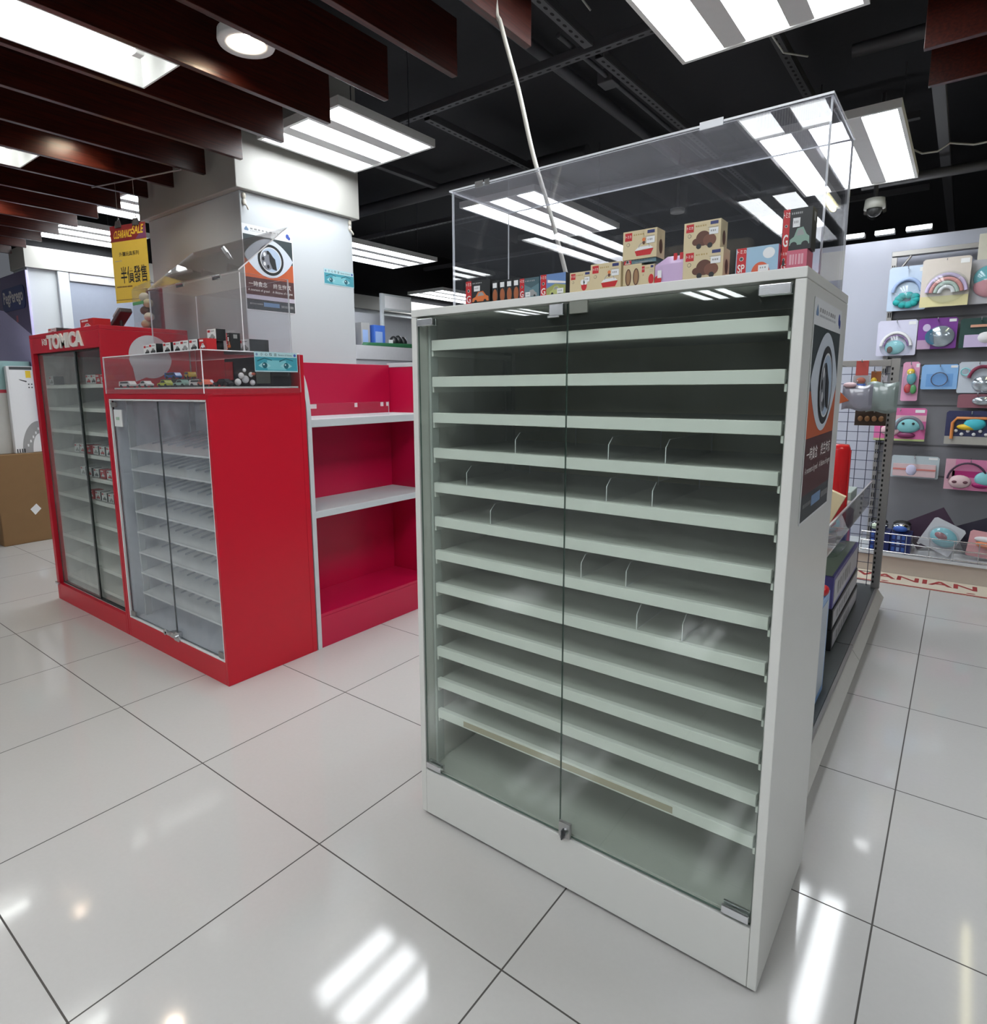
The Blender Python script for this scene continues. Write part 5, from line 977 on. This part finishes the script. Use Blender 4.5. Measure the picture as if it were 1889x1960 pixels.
pack('pouch_pack', .728, .637, .25, .195, C('rose_card', (.60, .20, .36)), 'rose pink pouch pack with two plush heads, lowest at the right edge', dM, flat=lambda q, P, w, h: (q.rect(P, w * .15, h * .42, w, h * .62, .0004, C('deep_rose_print', (.40, .02, .16))), q.rect(P, 0, 0, w * .2, h, .0004, C('pale_rose_print', (.62, .36, .44)))), sticker=False)
# goods on the bottom shelf
D = .1355
for x0, x1, lb in ((.25, .36, 'blue patterned box left of the gondola post on the bottom wall shelf'), (.365, .475, 'blue patterned box right of the gondola post on the bottom wall shelf')):
    q = MB((x0, 3.82, D)); q.box((x0, 3.80, D), (x1, 3.95, D + .125), NAVY); P = Pl((x0, 3.80, D), (1, 0, 0), (0, 0, 1)); [q.rect(P, .008 + .026 * (i % 4), .012 + .038 * (i // 4), .024 + .026 * (i % 4), .038 + .038 * (i // 4), .0006, [BLUE, C('pale_blue_print', (.25, .35, .6)), BLUE, NAVY][(i * 5) % 4]) for i in range(12)]; q.build('patterned_box', None, .002, props=dict(label=lb, cat='box', group='blue patterned boxes'))
for x, lb, c in ((.29, 'silver foil pack on the left blue box of the bottom wall shelf', C('pale_lime_foil', (.50, .60, .46), .2)), (.415, 'silver foil pack on the right blue box of the bottom wall shelf', BLUE)):
    q = MB((x, 3.86, D + .126)); q.ball((x, 3.87, D + .158), .055, .05, .032, mat('silver_foil', (.6, .62, .62), .18, 1.), 10, 5); q.ball((x - .005, 3.83, D + .152), .04, .02, .022, c, 10, 5); q.ball((x, 3.885, D + .178), .05, .04, .022, RUBBER, 8, 4); q.build('foil_pack', props=dict(label=lb, cat='pack', group='foil packs'))
q = MB((.59, 3.93, D)); M = Matrix.Translation((.585, 3.98, D + .155)) @ Matrix.Rotation(-.55, 4, 'Y') @ Matrix.Rotation(-.15, 4, 'X'); q.box((-.15, -.004, -.09), (.10, .004, .10), C('aubergine_card', (.05, .025, .05)), M=M); o = q.build('card_pack', props=dict(label='large dark aubergine card tilted at the back of the bottom wall shelf', cat='pack')); part('price_label', o, lambda q: q.box((-.13, -.006, -.06), (-.09, -.0045, -.045), PAPER, M=M))
pack('headband_pack', .625, .262, .18, .19, C('silver_grey_card', (.50, .52, .56)), 'tilted pack with aqua headband lying in the bottom wall shelf', lambda o, w, h: (pouch(o, .01, .0, .072, .058, C('aqua_plush2', (.22, .55, .62), .6), 'headband', .02), pouch(o, -.005, .0, .042, .026, C('dusty_red_plush', (.36, .14, .16), .7), 'bow', .03), dome(o, .01, 0, .082, .07)), y=3.86, rot=(-.25, .45, 0), hook=False, sticker=False, group='packs in the bottom wall shelf')
pack('toy_pack', .84, .235, .17, .16, C('salmon_card', (.60, .30, .32)), 'salmon pink and orange pack in the bottom wall shelf at the right edge', lambda o, w, h: (pouch(o, 0, .03, .06, .02, white, 'hat', .025), pouch(o, .01, .0, .06, .022, C('orange_plush', (.68, .22, .10), .6), 'toy', .03)), y=3.88, rot=(-.2, .1, 0), hook=False, sticker=False, group='packs in the bottom wall shelf')
q = MB((.85, 3.97, D)); M = Matrix.Translation((.86, 3.985, D + .15)) @ Matrix.Rotation(-.45, 4, 'Y') @ Matrix.Rotation(-.12, 4, 'X'); q.box((-.16, -.004, -.08), (.12, .004, .10), C('midnight_card', (.022, .018, .035)), M=M); q.build('card_pack', props=dict(label='midnight dark card tilted at the right edge of the bottom wall shelf', cat='pack'))

# ------------------------------------------------------------------ camera, light from the shop, view
cam = bpy.data.cameras.new('camera'); co = bpy.data.objects.new('camera', cam); COL.objects.link(co); bpy.context.scene.camera = co
yaw, pit, rol = -.6634, -.1558, -.0080
f = Vector((math.sin(yaw) * math.cos(pit), math.cos(yaw) * math.cos(pit), math.sin(pit))); r = f.cross(Vector((0, 0, 1))).normalized(); u = r.cross(f)
r2 = r * math.cos(rol) + u * math.sin(rol); u2 = -r * math.sin(rol) + u * math.cos(rol)
Mx = Matrix((r2, u2, -f)).transposed().to_4x4(); Mx.translation = (1.0962 * .6, -1.5320 * .6, 2.0116 * .6); co.matrix_world = Mx
cam.sensor_fit = 'HORIZONTAL'; cam.sensor_width = 36; cam.lens = 1189.59 / 1889 * 36; cam.clip_start = .02; cam.clip_end = 100
cam.shift_x = (944.5 - 908.64) / 1889; cam.shift_y = -(980 - 928.45) / 1889
w = bpy.data.worlds.new('world'); bpy.context.scene.world = w; w.use_nodes = True
w.node_tree.nodes['Background'].inputs[0].default_value = (.75, .8, .9, 1); w.node_tree.nodes['Background'].inputs[1].default_value = .1
sc = bpy.context.scene; vs = sc.view_settings
vs.view_transform = 'Standard'; vs.look = 'None'; vs.exposure = .52; vs.gamma = 1; vs.use_curve_mapping = False
sc.cycles.max_bounces = 7; sc.cycles.diffuse_bounces = 4; sc.cycles.glossy_bounces = 4; sc.cycles.transparent_max_bounces = 18; sc.cycles.adaptive_threshold = .05; sc.cycles.adaptive_min_samples = 16; sc.cycles.sample_clamp_indirect = 6; sc.cycles.caustics_reflective = False; sc.cycles.caustics_refractive = False
